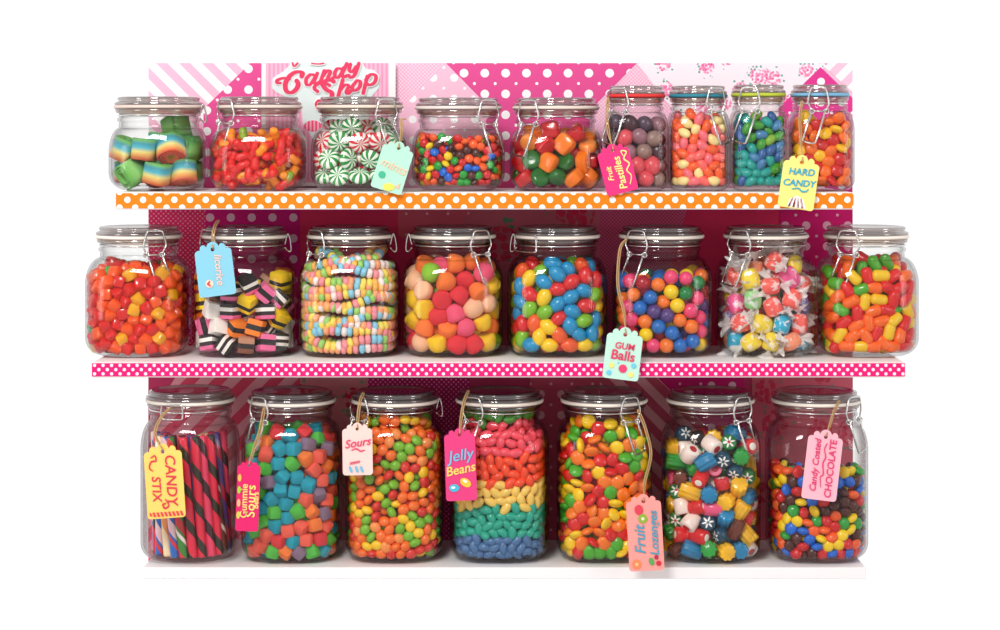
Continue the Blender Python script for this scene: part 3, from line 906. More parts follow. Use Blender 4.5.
J = jars['mints']
P, r = pack(J, 122, 10.2, 0.66, seed=3, back=.5)
mint = [(0, -4.6), (6, -5), (9, -4), (10.6, -1.8), (11, 0), (10.6, 1.8), (9, 4), (6, 5), (0, 4.6)]
fill(J, 'peppermint', 'peppermint swirl', 'peppermint jar', P, r, {
    'red and white': proto('peppermint', lath(mint, 24), m_swirl((250, 240, 236), (224, 36, 52), 9, 90.0)),
    'green and white': proto('peppermint', lath(mint, 24), m_swirl((244, 250, 240), (30, 150, 62), 9, 90.0))},
    {'red and white': 5, 'green and white': 4}, 'facing', 'candy')

def buttons(key, name, phrase, jarphrase, fillpy, rad, thick, re, cols, wts, seed, back=.35, phi=.64, cap=300, slope=0):
    J = jars[key]
    P, r = pack(J, fillpy, re, phi, back, 110, seed=seed, slope=slope)
    pr = {n: proto(name, sph(rad, rad, thick, 16, 8), m_shell(c)) for n, c in cols.items()}
    fill(J, name, phrase, jarphrase, P, r, pr, wts, 'lentil', 'candy', None, cap, seed=seed)
MM = {'red': (214, 26, 30), 'orange': (250, 96, 30), 'yellow': (252, 212, 20), 'green': (38, 160, 54), 'blue': (20, 104, 214), 'brown': (78, 28, 20)}
buttons('choc_small', 'chocolate_button', 'chocolate button', 'squat chocolate jar', 133, 4.7, 3.0, 4.2, MM, dict(red=5, orange=3, yellow=2.2, green=3, blue=1.6, brown=3), 5, phi=.62)

J = jars['gummies']
P, r = pack(J, 126, 9.0, 0.64, seed=6, back=.5)
def gumshape(): return rcube(9.5, bev=.5, hz=6.5)
disc = [(0, -4.5), (7, -5), (9, -4), (9.8, 0), (9, 4), (7, 5), (0, 4.5)]
fill(J, 'gummy_sweet', 'gummy', 'gummy jar', P, r, {
    'orange': proto('gummy_sweet', gumshape(), m_gummy((250, 130, 22))),
    'dark green': proto('gummy_sweet', lath(disc, 20), m_gummy((22, 110, 30))),
    'red': proto('gummy_sweet', gumshape(), m_gummy((205, 22, 30))),
    'light orange': proto('gummy_sweet', lath(disc, 20), m_gummy((252, 150, 60)))},
    {'orange': 5, 'dark green': 3, 'red': 4, 'light orange': 2}, 'lying', 'candy')

J = jars['pastilles']
P, r = pack(J, 113, 7.8, 0.62, seed=7, back=.5)
pas = sph(9.6, 8.4, 8.2, 18, 10)
PCOL = {'purple grey': (84, 66, 84), 'dark plum': (70, 40, 52), 'mauve': (150, 104, 116), 'grey brown': (150, 120, 112), 'pink red': (226, 80, 92)}
fill(J, 'fruit_pastille', 'pastille', 'small jar with red seal', P, r, {n: proto('fruit_pastille', pas, m_shell(c)) for n, c in PCOL.items()},
     {'purple grey': 5, 'dark plum': 4, 'mauve': 3, 'grey brown': 2, 'pink red': 1.2}, 'random', 'candy')

J = jars['coral']
P, r = pack(J, 110, 5.3, 0.64, seed=8, back=.4, wallpad=0.8)
bn = bean(7.2, 4.9, 4.9, .10)
fill(J, 'coral_jelly_bean', 'jelly bean', 'small jar with teal seal', P, r, {n: proto('coral_jelly_bean', bn, m_shell(c)) for n, c in {'orange': (250, 96, 40), 'coral': (250, 104, 96), 'pink': (244, 110, 120), 'cream': (252, 226, 150)}.items()},
     {'orange': 4, 'coral': 3, 'pink': 2, 'cream': 3}, 'flat', 'candy')
J = jars['ocean']
P, r = pack(J, 111, 5.3, 0.64, seed=9, back=.4, wallpad=0.8)
fill(J, 'cool_jelly_bean', 'jelly bean', 'small jar with lime seal', P, r, {n: proto('cool_jelly_bean', bn, m_shell(c)) for n, c in {'blue': (40, 92, 156), 'teal': (20, 160, 150), 'green': (64, 156, 50), 'light blue': (66, 130, 180), 'lime': (130, 180, 50)}.items()},
     {'blue': 4, 'teal': 4, 'green': 3, 'light blue': 2, 'lime': 1}, 'flat', 'candy')
buttons('hard', 'hard_candy', 'hard candy disc', 'small blue-sealed jar', 112, 7.0, 3.9, 5.8, {'orange': (250, 112, 24), 'red': (208, 30, 26), 'yellow': (250, 190, 20)}, {'orange': 4, 'red': 3, 'yellow': 3}, 10)

# --- middle shelf
J = jars['chunks']
P, r = pack(J, 257, 6.0, 0.64, seed=11, back=.35)
fill(J, 'gummy_cube', 'gummy cube', 'gummy cube jar', P, r, {n: proto('gummy_cube', rcube(6.2, bev=.5), m_gummy(c)) for n, c in {'orange': (246, 92, 26), 'red': (220, 36, 30), 'yellow': (246, 176, 30), 'green': (60, 170, 60)}.items()},
     {'orange': 6, 'red': 6, 'yellow': 2, 'green': .6}, 'random', 'candy')

J = jars['allsorts']
P, r = pack(J, 274, 9.6, 0.60, seed=12, back=.5, bumpy=3)
BK, WT, PK, OG, YL = (30, 20, 24), (250, 244, 236), (240, 110, 160), (248, 130, 30), (250, 210, 30)
al = lambda k=0: rcube(8.3, bev=.16, sub=6)
fill(J, 'licorice_allsort', 'licorice allsort', 'allsort jar', P, r, {
    'pink, black and white layered': proto('licorice_allsort', al(), m_layers((PK, BK, WT, BK), .0166)),
    'pink and black layered': proto('licorice_allsort', al(), m_layers((PK, BK, PK), .0166)),
    'orange and black layered': proto('licorice_allsort', al(), m_layers((OG, BK, OG), .0166)),
    'yellow and black layered': proto('licorice_allsort', al(), m_layers((YL, BK, YL, YL), .0166)),
    'plain white': proto('licorice_allsort', al(), m_layers((WT, WT), .0166)),
    'plain pink': proto('licorice_allsort', al(), m_layers((PK, (232, 90, 150)), .0166)),
    'black and white striped': proto('licorice_allsort', al(), m_layers((BK, WT, BK, WT, BK), .0166)),
    'brown': proto('licorice_allsort', al(), m_layers(((140, 84, 60), BK, (196, 140, 110)), .0166))},
    {'pink, black and white layered': 5, 'pink and black layered': 3, 'orange and black layered': 4, 'yellow and black layered': 3, 'plain white': 1.2, 'plain pink': 3.5, 'black and white striped': 2.5, 'brown': 2}, 'squareish', 'candy')

# bead necklaces
J = jars['necklace']
beadm = {n: m_plain(c, .45) for n, c in {'a': (250, 170, 120), 'b': (246, 150, 160), 'c': (250, 226, 100), 'd': (160, 214, 110), 'e': (140, 206, 232), 'f': (250, 232, 226), 'g': (252, 190, 90)}.items()}
bprof = [(1.2, -2.7), (3.6, -2.8), (4.9, -1.7), (5.3, 0), (4.9, 1.7), (3.6, 2.8), (1.2, 2.7)]
bv, bf = lath(bprof, 12)
bead_me = {}
for n, m in beadm.items():
    t = mesh_obj('bead', bv, bf, m); bead_me[n] = t.data; bpy.data.objects.remove(t)
pr_ = sorted([(z, rr, e_) for rr, z, e_ in J.prof])
pz = [a for a, _, _ in pr_]; prr = [b for _, b, _ in pr_]; pe = [c for _, _, c in pr_]
rng = np.random.default_rng(5)
NST = 13
zlo, zhi = 10e-3, Z(259, J.jy - J.R) - J.zb
for k in range(NST):
    zc = zlo + (zhi - zlo) * k / (NST - 1)
    ph, ph2, am = rng.uniform(0, 6), rng.uniform(0, 6), rng.uniform(2.0, 4.6) * 1e-3
    def pt(a, inset, dz=0):
        z = zc + (am * math.sin(2.4 * a + ph) + .5 * am * math.sin(5 * a + ph2)) * (0.2 if k == 0 else 1) + dz
        R = float(np.interp(z, pz, prr)) - inset; n = float(np.interp(z, pz, pe))
        c, s_ = math.sin(a), -math.cos(a)
        q = (abs(c) ** n + abs(s_) ** n) ** (-1 / n)
        return Vector((R * q * c, R * q * s_, z))
    A = 1.75
    path = [pt(-A + 2 * A * i / 200, 5.0e-3) for i in range(201)] + [pt(A - 2 * A * i / 160, 15.5e-3, 1e-3) for i in range(161)]
    root = bpy.data.objects.new('candy_necklace', None); COL.objects.link(root)
    root.location = (J.x, J.jy, J.zb + zc)
    off = Vector((0, 0, zc))
    loc = [p - off for p in path]
    v, f = tube(loc[::6], .5e-3, 5, True)
    mesh_obj('elastic_cord', v, f, m_plain((240, 235, 230), .7), root)
    step = 5.9e-3; acc = 0; prev = loc[0]; nb = 0
    keys = list(beadm)
    for i in range(1, len(loc)):
        acc += (loc[i] - prev).length
        if acc >= step and nb < 96:
            acc -= step; nb += 1
            o = bpy.data.objects.new('bead', bead_me[keys[int(rng.integers(len(keys)))]]); COL.objects.link(o); o.parent = root
            o.location = loc[i]; t = (loc[i] - prev).normalized()
            o.rotation_mode = 'QUATERNION'; o.rotation_quaternion = Vector((0, 0, 1)).rotation_difference(t)
        prev = loc[i]
    ordn = ['lowest', 'second lowest', 'third lowest', 'fourth lowest', 'fifth lowest', 'sixth lowest', 'seventh lowest', 'sixth highest', 'fifth highest', 'fourth highest', 'third highest', 'second highest', 'highest'][k]
    tag(root, f'pastel candy bead necklace, {ordn} strand in its jar', 'necklace', 'candy bead necklaces in the glass jar')

J = jars['drops']
P, r = pack(J, 252, 9.3, 0.63, seed=14, back=.5)
gd = lath([(a * .92, b * .92) for a, b in [(0, -8.5), (8, -8.6), (10.4, -7.2), (11, -4.5), (10.6, 0), (9.2, 4.8), (6.8, 8), (3.6, 9.6), (0, 10)]], 20)
fill(J, 'gumdrop', 'gumdrop', 'gumdrop jar', P, r, {n: proto('gumdrop', gd, m_sugar(c)) for n, c in {'red': (226, 44, 56), 'pink': (240, 86, 120), 'orange': (250, 122, 50), 'yellow': (250, 200, 30), 'peach': (250, 190, 150), 'green': (140, 196, 50)}.items()},
     {'red': 4, 'pink': 3, 'orange': 3, 'yellow': 4, 'peach': 2.5, 'green': 1.5}, 'random', 'candy')

J = jars['eggs']
P, r = pack(J, 255, 7.7, 0.64, seed=15, back=.4, wallpad=0.8)
fill(J, 'jelly_egg', 'jelly egg', 'jelly egg jar', P, r, {n: proto('jelly_egg', bean(9.8, 7.4, 7.4, .03, 18, 12), m_shell(c)) for n, c in {'red': (222, 36, 40), 'yellow': (250, 206, 26), 'blue': (22, 146, 200), 'green': (126, 190, 40), 'orange': (244, 92, 36)}.items()},
     {'red': 4, 'yellow': 4, 'blue': 4, 'green': 2.5, 'orange': 3}, 'flat', 'candy')

J = jars['gumballs']
P, r = pack(J, 268, 7.4, 0.64, seed=16, back=.6, slope=-.02)
fill(J, 'gumball', 'gumball', 'gumball jar', P, r, {n: proto('gumball', sph(7.35, 7.35, 7.35, 20, 12), m_shell(c)) for n, c in {'yellow': (252, 212, 20), 'pink': (242, 70, 120), 'blue': (26, 110, 196), 'red': (176, 20, 40), 'orange': (250, 122, 36), 'green': (16, 130, 66), 'purple': (88, 62, 130)}.items()},
     {'yellow': 4, 'pink': 5, 'blue': 4, 'red': 2.5, 'orange': 3, 'green': 2.5, 'purple': 2}, 'random', 'candy')

# taffy in waxed paper
@cached
def m_paper():
    g = G('waxed_paper'); x, y, z = g.obj(); n = g.noise(250, 3, g.co)
    g.bsdf(S((248, 244, 242)), 0.4, normal=g.bump(n, .7, .001))
    tr = g.t.nodes.new('ShaderNodeBsdfTransparent'); mx = g.t.nodes.new('ShaderNodeMixShader')
    tl = g.t.nodes.new('ShaderNodeBsdfTranslucent'); tl.inputs[0].default_value = (.95, .93, .93, 1)
    mx2 = g.t.nodes.new('ShaderNodeMixShader'); mx2.inputs[0].default_value = .3
    g.t.links.new(g.p.outputs[0], mx2.inputs[1]); g.t.links.new(tl.outputs[0], mx2.inputs[2])
    mx.inputs[0].default_value = .98; g.t.links.new(tr.outputs[0], mx.inputs[1]); g.t.links.new(mx2.outputs[0], mx.inputs[2])
    g.t.links.new(mx.outputs[0], g.out.inputs[0]); return g.m
@cached
def m_taffy(c):
    g = G('taffy'); x, y, z = g.obj(); v = g.noise(160, 3, g.co)
    sp = g.M('GREATER_THAN', v, .56)
    return g.bsdf(g.mix(g.M('MULTIPLY', sp, .55), S(c), (.95, .92, .92)), .35, normal=g.bump(v, .8, .002), coat=.3)
def taffy(c, sd):
    prof = [(0, -9.5), (5, -9.6), (8, -8), (9, -4), (9.2, 0), (9, 4), (8, 8), (5, 9.6), (0, 9.5)]
    v, f = lath(prof, 18); o = mesh_obj('wrapped_taffy', v, f, m_taffy(c))
    rg = random.Random(sd)
    for sg in (-1, 1):
        vv, ff = [], []; seg = 28
        tip = rg.uniform(-.5, .5)
        for i, (rr, zz) in enumerate(((3.4, 9.2), (1.9, 11), (4.2, 13.2), (8.6, 16.5), (11.8, 19.5))):
            for q in range(seg):
                a = 2 * PI * q / seg
                rip = 1 + (.30 * i / 4) * math.sin(a * 5 + sd) + rg.uniform(-.03, .03) * i
                vv.append(((rr * rip * math.cos(a) * 1.0 + tip * i) * .001, rr * rip * math.sin(a) * .62 * .001, sg * (zz + (rg.uniform(-.5, .5) if i > 2 else 0)) * .001))
        for i in range(4):
            for q in range(seg):
                ff.append((i * seg + q, i * seg + (q + 1) % seg, (i + 1) * seg + (q + 1) % seg, (i + 1) * seg + q))
        t = mesh_obj('wrapper_twist', vv, ff, m_paper(), o)
        t['label'] = 'white waxed paper twist'
    return o
J = jars['taffy']
P, r = pack(J, 252, 10.6, 0.60, seed=17, back=.4, wallpad=3.5)
fill(J, 'wrapped_taffy', 'taffy in twisted white paper', 'taffy jar', P, r, {n: taffy(c, i + 1) for i, (n, c) in enumerate({'peach': (250, 150, 110), 'coral': (246, 100, 90), 'yellow': (244, 214, 50), 'aqua blue': (40, 170, 206), 'pale green': (150, 214, 140), 'pink': (240, 90, 150), 'lilac': (130, 120, 190)}.items())},
     {'peach': 6, 'coral': 4, 'yellow': 3, 'aqua blue': 2, 'pale green': 1.2, 'pink': 1.5, 'lilac': .7}, 'flat', 'candy')

J = jars['chews']
P, r = pack(J, 250, 6.7, 0.66, seed=18, back=.35)
cap_ = lath([(a * 1.16, b * 1.16) for a, b in [(0, -8), (2.6, -7.6), (4.6, -6), (5.1, -4), (5.1, 4), (4.6, 6), (2.6, 7.6), (0, 8)]], 14)
fill(J, 'fruit_chew', 'pill-shaped chew', 'jar right of the taffy', P, r, {n: proto('fruit_chew', cap_, m_shell(c)) for n, c in {'red': (222, 26, 26), 'orange': (250, 104, 20), 'yellow': (244, 196, 24), 'green': (80, 170, 40)}.items()},
     {'red': 4, 'orange': 4, 'yellow': 2.5, 'green': 2}, 'flat', 'candy')

# --- bottom board
J = jars['sticks']
rng = np.random.default_rng(3)
STK = {'red and dark green': ((226, 30, 66), (44, 40, 24), None, 170.), 'pink and black': ((236, 60, 100), (60, 20, 30), None, 150.), 'blue, white and red': ((30, 100, 190), (240, 200, 210), (220, 40, 50), 150.),
       'brown and white': ((110, 44, 30), (80, 26, 20), (230, 215, 200), 150.), 'cream and orange': ((250, 224, 180), (240, 150, 90), None, 130.), 'purple and red': ((90, 60, 130), (190, 40, 70), None, 150.), 'green and red': ((60, 130, 50), (210, 40, 50), (240, 230, 220), 160.)}
L = 122e-3
pts = []
ringR = J.R - 11.5e-3
spots = []
for i, a in enumerate(np.linspace(-1.75, 1.75, 14)):
    spots.append((ringR * math.sin(a), -ringR * math.cos(a), i))
for i, a in enumerate(np.linspace(-1.5, 1.5, 9)):
    spots.append(((ringR - 10.5e-3) * math.sin(a), -(ringR - 10.5e-3) * math.cos(a), i + 20))
front = ['cream and orange', 'blue, white and red', 'red and dark green', 'blue, white and red', 'cream and orange', 'blue, white and red', 'green and red', 'red and dark green', 'red and dark green', 'pink and black', 'red and dark green', 'brown and white', 'purple and red', 'pink and black']
used = {}; place = []
for sx_, sy_, i in spots:
    kind = front[i] if i < 14 else list(STK)[int(rng.integers(len(STK)))]
    place.append((kind, sx_, sy_))
sp_proto = {}
for kind, sx_, sy_ in place:
    if kind not in sp_proto:
        c1, c2, c3, pt_ = STK[kind]
        v, f = lathe([(.0001, 0), (3.9e-3, 0), (4.7e-3, .9e-3)] + [(4.7e-3, t) for t in np.linspace(2e-3, L - 2e-3, 6)] + [(3.9e-3, L), (.0001, L)], 16)
        o = mesh_obj('candy_stick', v, f, m_twist(c1, c2, c3, pt_)); sp_proto[kind] = o
    else:
        o = sp_proto[kind].copy(); COL.objects.link(o)
    lean = -0.085 + rng.normal() * .02
    if sx_ < -J.R * .5: lean = 0.0 + rng.normal() * .01
    used.setdefault(kind, []).append(o)
    bx_ = sx_ * (0.93 if sx_ < 0 else .96)
    o.location = (J.x + bx_ + (0.003 if lean < -.03 else 0), J.jy + sy_ * .93, J.zb + 5.6e-3)
    o.rotation_euler = (rng.normal() * .015 - (.02 if sy_ > 0 else -.0), lean, rng.uniform(0, 6))
    o.rotation_mode = 'XYZ'
    # lean is applied about world Y, spin about the stick's own axis
    o.rotation_mode = 'QUATERNION'
    o.rotation_quaternion = Quaternion((0, 1, 0), lean) @ Quaternion((1, 0, 0), rng.normal() * .012) @ Quaternion((0, 0, 1), rng.uniform(0, 6))
for kind, os_ in used.items():
    os_.sort(key=lambda o: o.location.x)
    for k, o in enumerate(os_):
        n = len(os_)
        if n == 1: lab = f'the single {kind} twisted candy stick in the jar of sticks'
        elif n == 2: lab = f"{('left', 'right')[k]} one of two {kind} twisted candy sticks in their jar"
        elif n == 3: lab = f"{('leftmost', 'middle', 'rightmost')[k]} of three {kind} twisted candy sticks in their jar"
        else: lab = f'{kind} twisted candy stick among others like it in their jar'
        tag(o, lab, 'candy stick', f'{kind} candy sticks')

J = jars['cubes']
P, r = pack(J, 416, 7.1, 0.62, seed=21, back=.4)
fill(J, 'sour_cube', 'sugared cube', 'tall jar of cubes', P, r, {n: proto('sour_cube', rcube(6.7, bev=.45), m_sugar(c)) for n, c in {'coral': (244, 96, 76), 'turquoise': (28, 160, 182), 'green': (84, 190, 70), 'orange': (246, 124, 50), 'plum grey': (136, 110, 134), 'red': (226, 52, 60)}.items()},
     {'coral': 4, 'turquoise': 5, 'green': 5, 'orange': 2.5, 'plum grey': 2.5, 'red': 2.5}, 'squareish', 'candy')

J = jars['sours']
P, r = pack(J, 416, 5.3, 0.64, .30, 100, seed=22)
fill(J, 'sour_drop', 'oval sour', 'tall jar with the Sours tag', P, r, {n: proto('sour_drop', sph(6.4, 5.6, 4.3, 16, 9), m_shell(c)) for n, c in {'orange': (250, 112, 28), 'green': (122, 186, 40), 'yellow': (252, 202, 24), 'red': (222, 48, 36), 'light orange': (250, 146, 70)}.items()},
     {'orange': 6, 'green': 4, 'yellow': 3, 'red': 3, 'light orange': 2}, 'lentil', 'candy')

J = jars['rainbow']
P, r = pack(J, 412, 5.1, 0.65, .28, 100, seed=23, wallpad=0.8)
zpx = lambda py: Z(py, J.jy - J.R) - J.zb
bands = [(zpx(427), 'green'), (zpx(455), 'pink'), (zpx(486), 'orange red'), (zpx(511), 'cream yellow'), (zpx(540), 'teal'), (-1, 'slate blue')]
def band(p, rg):
    z = p[2] + rg.normal() * 1.3e-3
    for lim, n in bands:
        if z > lim: return n
    return 'slate blue'
fill(J, 'rainbow_jelly_bean', 'jelly bean', 'jar with rainbow bands', P, r, {n: proto('rainbow_jelly_bean', bean(7.3, 4.6, 4.6, .10), m_shell(c)) for n, c in {'green': (70, 150, 46), 'pink': (246, 78, 96), 'orange red': (250, 74, 26), 'cream yellow': (248, 206, 96), 'teal': (24, 166, 140), 'slate blue': (70, 112, 160)}.items()},
     {k: 1 for k in ('green', 'pink', 'orange red', 'cream yellow', 'teal', 'slate blue')}, 'flat', 'candy', band)

buttons('lozenges', 'fruit_lozenge', 'flat lozenge', 'lozenge jar', 416, 7.7, 3.8, 6.3, {'orange': (250, 122, 20), 'yellow': (254, 208, 14), 'red': (222, 28, 26), 'green': (74, 176, 34)}, {'orange': 4, 'yellow': 4, 'red': 3.2, 'green': 3}, 24, phi=.66)

J = jars['rock']
P, r = pack(J, 417, 8.9, 0.62, seed=25, back=.4)
def cyl(R, L, rib=0, seg=36):
    R *= 1.12; L *= 1.15
    pr2 = [(0.01, -L / 2), (R * .86, -L / 2), (R, -L / 2 + 1), (R, L / 2 - 1), (R * .86, L / 2), (0.01, L / 2)]
    v, f = lathe([(a * .001, b * .001) for a, b in pr2], seg)
    if rib: v = [(x * (1 + (.05 if (i % seg) % 4 < 2 else -.08)), y * (1 + (.05 if (i % seg) % 4 < 2 else -.08)), z) for i, (x, y, z) in enumerate(v)]
    return v, f
DKT, DGR = (20, 70, 110), (20, 110, 60)
W_ = (248, 246, 240)
fill(J, 'rock_sweet', 'rock sweet', 'rock sweet jar', P, r, {
    'dark teal flower-centred': proto('rock_sweet', cyl(7, 9), m_face((14, 66, 92), W_, (30, 90, 120), .0078)),
    'green flower-centred': proto('rock_sweet', cyl(7, 9), m_face((20, 120, 54), W_, (200, 40, 40), .0078)),
    'red flower-centred': proto('rock_sweet', cyl(6.6, 10), m_face((216, 30, 40), W_, (250, 200, 60), .0066)),
    'black flower-centred': proto('rock_sweet', cyl(6.2, 9), m_face((40, 24, 28), W_, (40, 24, 28), .0062)),
    'yellow ribbed': proto('rock_sweet', cyl(7.4, 19, 1), m_plain((244, 184, 30), .3, coat=.4)),
    'blue ribbed': proto('rock_sweet', cyl(7.2, 18, 1), m_plain((22, 126, 176), .3, coat=.4)),
    'green ribbed': proto('rock_sweet', cyl(7.2, 18, 1), m_plain((40, 158, 60), .3, coat=.4)),
    'brown ribbed': proto('rock_sweet', cyl(6.4, 18, 1), m_plain((110, 44, 20), .3, coat=.4)),
    'white red-centred': proto('rock_sweet', cyl(7.4, 14), m_face((250, 228, 218), (250, 238, 228), (190, 26, 40), .0074, 'core')),
    'pink red-centred': proto('rock_sweet', cyl(7, 16), m_face((238, 84, 130), (244, 130, 160), (200, 30, 60), .007, 'core')),
    'red white-centred': proto('rock_sweet', cyl(7, 15), m_face((220, 30, 34), (224, 40, 40), (250, 240, 230), .007, 'core'))},
    {'dark teal flower-centred': 4, 'green flower-centred': 3, 'red flower-centred': 3, 'black flower-centred': 1.2, 'yellow ribbed': 5, 'blue ribbed': 3, 'green ribbed': 1.5, 'brown ribbed': 1, 'white red-centred': 4, 'pink red-centred': 2, 'red white-centred': 3}, 'side', 'candy')

buttons('choc', 'candy_coated_chocolate', 'candy coated chocolate', 'tall half full jar', 468, 6.5, 4.0, 5.6, MM, dict(red=3.6, orange=2.6, yellow=3.4, green=2, blue=4, brown=3), 26, back=.8, phi=.63)

# ------------------------------------------------------------------ tags
def tag_outline(w_, h):
    """luggage-label outline with scalloped shoulders, px units, origin at centre"""
    hw, hh = w_ / 2, h / 2; P = []
    def arc(cx, cy, r, a0, a1, n=6):
        for i in range(n + 1):
            a = math.radians(a0 + (a1 - a0) * i / n); P.append((cx + r * math.cos(a), cy + r * math.sin(a)))
    cr = min(3.0, w_ * .1)
    arc(hw - cr, -hh + cr, cr, -90, 0)
    sh = w_ * .30
    arc(hw - w_ * .11, hh - sh, w_ * .11, 0, 95)
    arc(hw - w_ * .25, hh - sh * .52, w_ * .10, -20, 110)
    arc(0, hh - w_ * .16, w_ * .17, 10, 170, 10)
    arc(-hw + w_ * .25, hh - sh * .52, w_ * .10, 70, 200)
    arc(-hw + w_ * .11, hh - sh, w_ * .11, 85, 180)
    arc(-hw + cr, -hh + cr, cr, 180, 270)
    return P
def make_tag(cx, cy, w_, h, rot, col, label, twine_to, y=-0.016, lean=0.05, deco=None, yaw=0.0, squeeze=1.0):
    """twine_to: list of px points (px, py, y) from the hole upwards"""
    k = (DIST + y) / DIST * .001
    root = bpy.data.objects.new('paper_tag', None)
    hole = [(w_ * .055 * math.cos(a), h / 2 - w_ * .20 + w_ * .055 * math.sin(a)) for a in [2 * PI * i / 12 for i in range(12)]]
    out = [(a * k, b * k) for a, b in tag_outline(w_, h)]; hole = [(a * k, b * k) for a, b in hole]
    me = curve_mesh([out, hole], 0.0012)
    o = bpy.data.objects.new('paper_tag', me); me.materials.append(m_plain(col, .75)); COL.objects.link(o)
    M = Matrix.Translation((X(cx, y), y, Z(cy, y))) @ Matrix.Rotation(math.radians(yaw), 4, 'Z') @ Matrix.Rotation(-lean, 4, 'X') @ Matrix.Rotation(math.radians(rot), 4, 'Y') @ Matrix.Rotation(PI / 2, 4, 'X')
    o.matrix_world = M
    tag(o, label, 'tag')
    # a darker worn rim as in the photograph
    Mi = M.inverted()
    def put(name, me2, c, px, py_, r=0, d=0.0012):
        return add_me(name, me2, m_plain(c, .6), o, (px * k, py_ * k, d), (0, 0, math.radians(r)))
    o_put = put
    if deco: deco(o, put, k)
    hc = M @ Vector((0, (h / 2 - w_ * .20) * k, 0.0))
    pts = [hc + Vector((0, 0.0035, 0.0)), hc + Vector((0.0005, -0.0022, 0.003))]
    for (a, b, yy) in twine_to: pts.append(Vector((X(a, yy), yy, Z(b, yy))))
    pts2 = list(reversed([p + Vector((.0018, 0.0014, 0.0)) for p in pts[2:]])) + [hc + Vector((.0006, 0.0045, -0.0002))]
    P = smooth_path(pts + pts2, 5)
    P = [Mi @ p for p in P]
    MB().add(*tube(P, .75e-3, 6)).build('twine', m_twine(), o)
    return o

def T(s, size, k, bold=0.0, shear=0.0, space=1.0): return text_mesh(s, size * k, 0.0005, bold * k, shear, space)
def blob(r, k, n=16, ry=None):
    ry = ry or r
    return curve_mesh([[(r * k * math.cos(a), ry * k * math.sin(a)) for a in [2 * PI * i / n for i in range(n)]]], 0.0005)
def flour(pts, wd, k):
    mb = stroke2d([[(a * k, b * k) for a, b in p] for p in pts], lambda t, i, tg: wd * k * (0.6 + .4 * math.sin(PI * t)), 0.0004)
    me = bpy.data.meshes.new('flourish'); me.from_pydata(mb.v, [], mb.f); me.update(); return me

def d_mints(o, put, k):
    pk = (250, 200, 170)
    put('lettering', T('mints', 12.5, k, .06, .15), pk, 1, 0, -8)
    put('printed_mint', blob(3.6, k), (60, 180, 140), -8, -11)
    put('printed_sweet', blob(6, k, 16, 3.8), (248, 220, 90), 2, -21, 15)
    put('printed_wrapper', curve_mesh([[(6 * k, 0), (11 * k, 4.5 * k), (10 * k, -2 * k)]], .0005), (250, 190, 160), 2, -20, 10)
make_tag(393, 166.5, 32, 51, 17, (176, 226, 204), 'mint green tag lettered mints, hanging on the peppermint jar', [(401, 128, -.001), (400, 120, .006), (404, 119, .010)], y=-.030, lean=.10, deco=d_mints)
def d_past(o, put, k):
    c = (252, 232, 140)
    put('lettering', T('Pastilles', 10.5, k, .22, .1), c, 2, -5, 90)
    put('lettering', T('Fruit', 7.5, k, .15, .25), c, -8, -4, 90)
    put('flourish', flour([[(9, -18), (12, -10), (9, -4), (13, 2), (9, 8), (13, 14), (8, 16), (9, 11)]], .7, k), c, 0, 0)
make_tag(617, 168.5, 32, 50, -14, (232, 44, 122), 'hot pink tag lettered Fruit Pastilles on the small red sealed jar', [(608, 134, -.001), (606, 118, .004), (607, 100, .010)], y=-.028, lean=.08, deco=d_past)
def d_hard(o, put, k):
    c = (40, 168, 200)
    put('lettering', T('HARD', 9.5, k, .18, .15), c, 1, 10, 4)
    put('lettering', T('CANDY', 9.2, k, .18, .15), c, 0, -1.5, 4)
    put('flourish', flour([[(-6, -8), (0, -6.5), (4, -9), (8, -8.5), (10, -6)]], .8, k), c, 0, 0)
    put('printed_sweet', curve_mesh([[(-9 * k, -26 * k), (-7 * k, -18 * k), (0, -14 * k), (7 * k, -17 * k), (10 * k, -26 * k)]], .0005), (250, 244, 240), 0, 0)
    for i in range(4): put('printed_stripe', curve_mesh([[((-8 + i * 4.6) * k, -25.8 * k), ((-5.6 + i * 4.6) * k, -25.8 * k), ((-3.2 + i * 2.6) * k, -15.6 * k), ((-4.6 + i * 2.6) * k, -16.6 * k)]], .0005), (216, 36, 50), 0, 0, .0016)
make_tag(799, 182, 36, 54, 9, (250, 234, 132), 'pale yellow tag lettered Hard Candy, hanging over the orange ribbon', [(800, 138, -.004), (799, 118, .000), (801, 103, .004)], y=-.0305, lean=.10, deco=d_hard)
def d_lic(o, put, k):
    put('lettering', T('licorice', 10.5, k, .12, .2), (250, 206, 190), 4, -1, -90)
    put('printed_sweet', blob(4, k), (252, 220, 200), -7, -14)
    put('printed_arrow', curve_mesh([[(-3 * k, 0), (1 * k, 3.4 * k), (1 * k, 1.2 * k), (-.4 * k, 0), (1 * k, -1.2 * k), (1 * k, -3.4 * k)]], .0006), (214, 60, 60), -7, -14, 0, .0016)
make_tag(215, 269, 37, 54, -7, (134, 202, 224), 'light blue tag lettered licorice on the allsorts jar', [(212, 236, -.003), (214, 226, .004), (217, 221, .012)], y=-.018, lean=.04, deco=d_lic)
def d_gum(o, put, k):
    c = (222, 50, 96)
    put('lettering', T('GUM', 9, k, .15, .05), c, 1, 7, -2)
    put('lettering', T('Balls', 13.5, k, .22, .05), c, 0, -2.5, -2)
    put('printed_gumball', blob(4.2, k), (232, 60, 110), 1.5, -15)
    for a, b, cc in ((-10, -13, (250, 226, 120)), (-12, -20.5, (110, 200, 226)), (10, -20, (250, 226, 120)), (12, -11, (110, 200, 226)), (-3.5, -9.6, (120, 200, 226))):
        put('printed_dot', blob(2.6 if abs(a) > 4 else .9, k), cc, a, b)
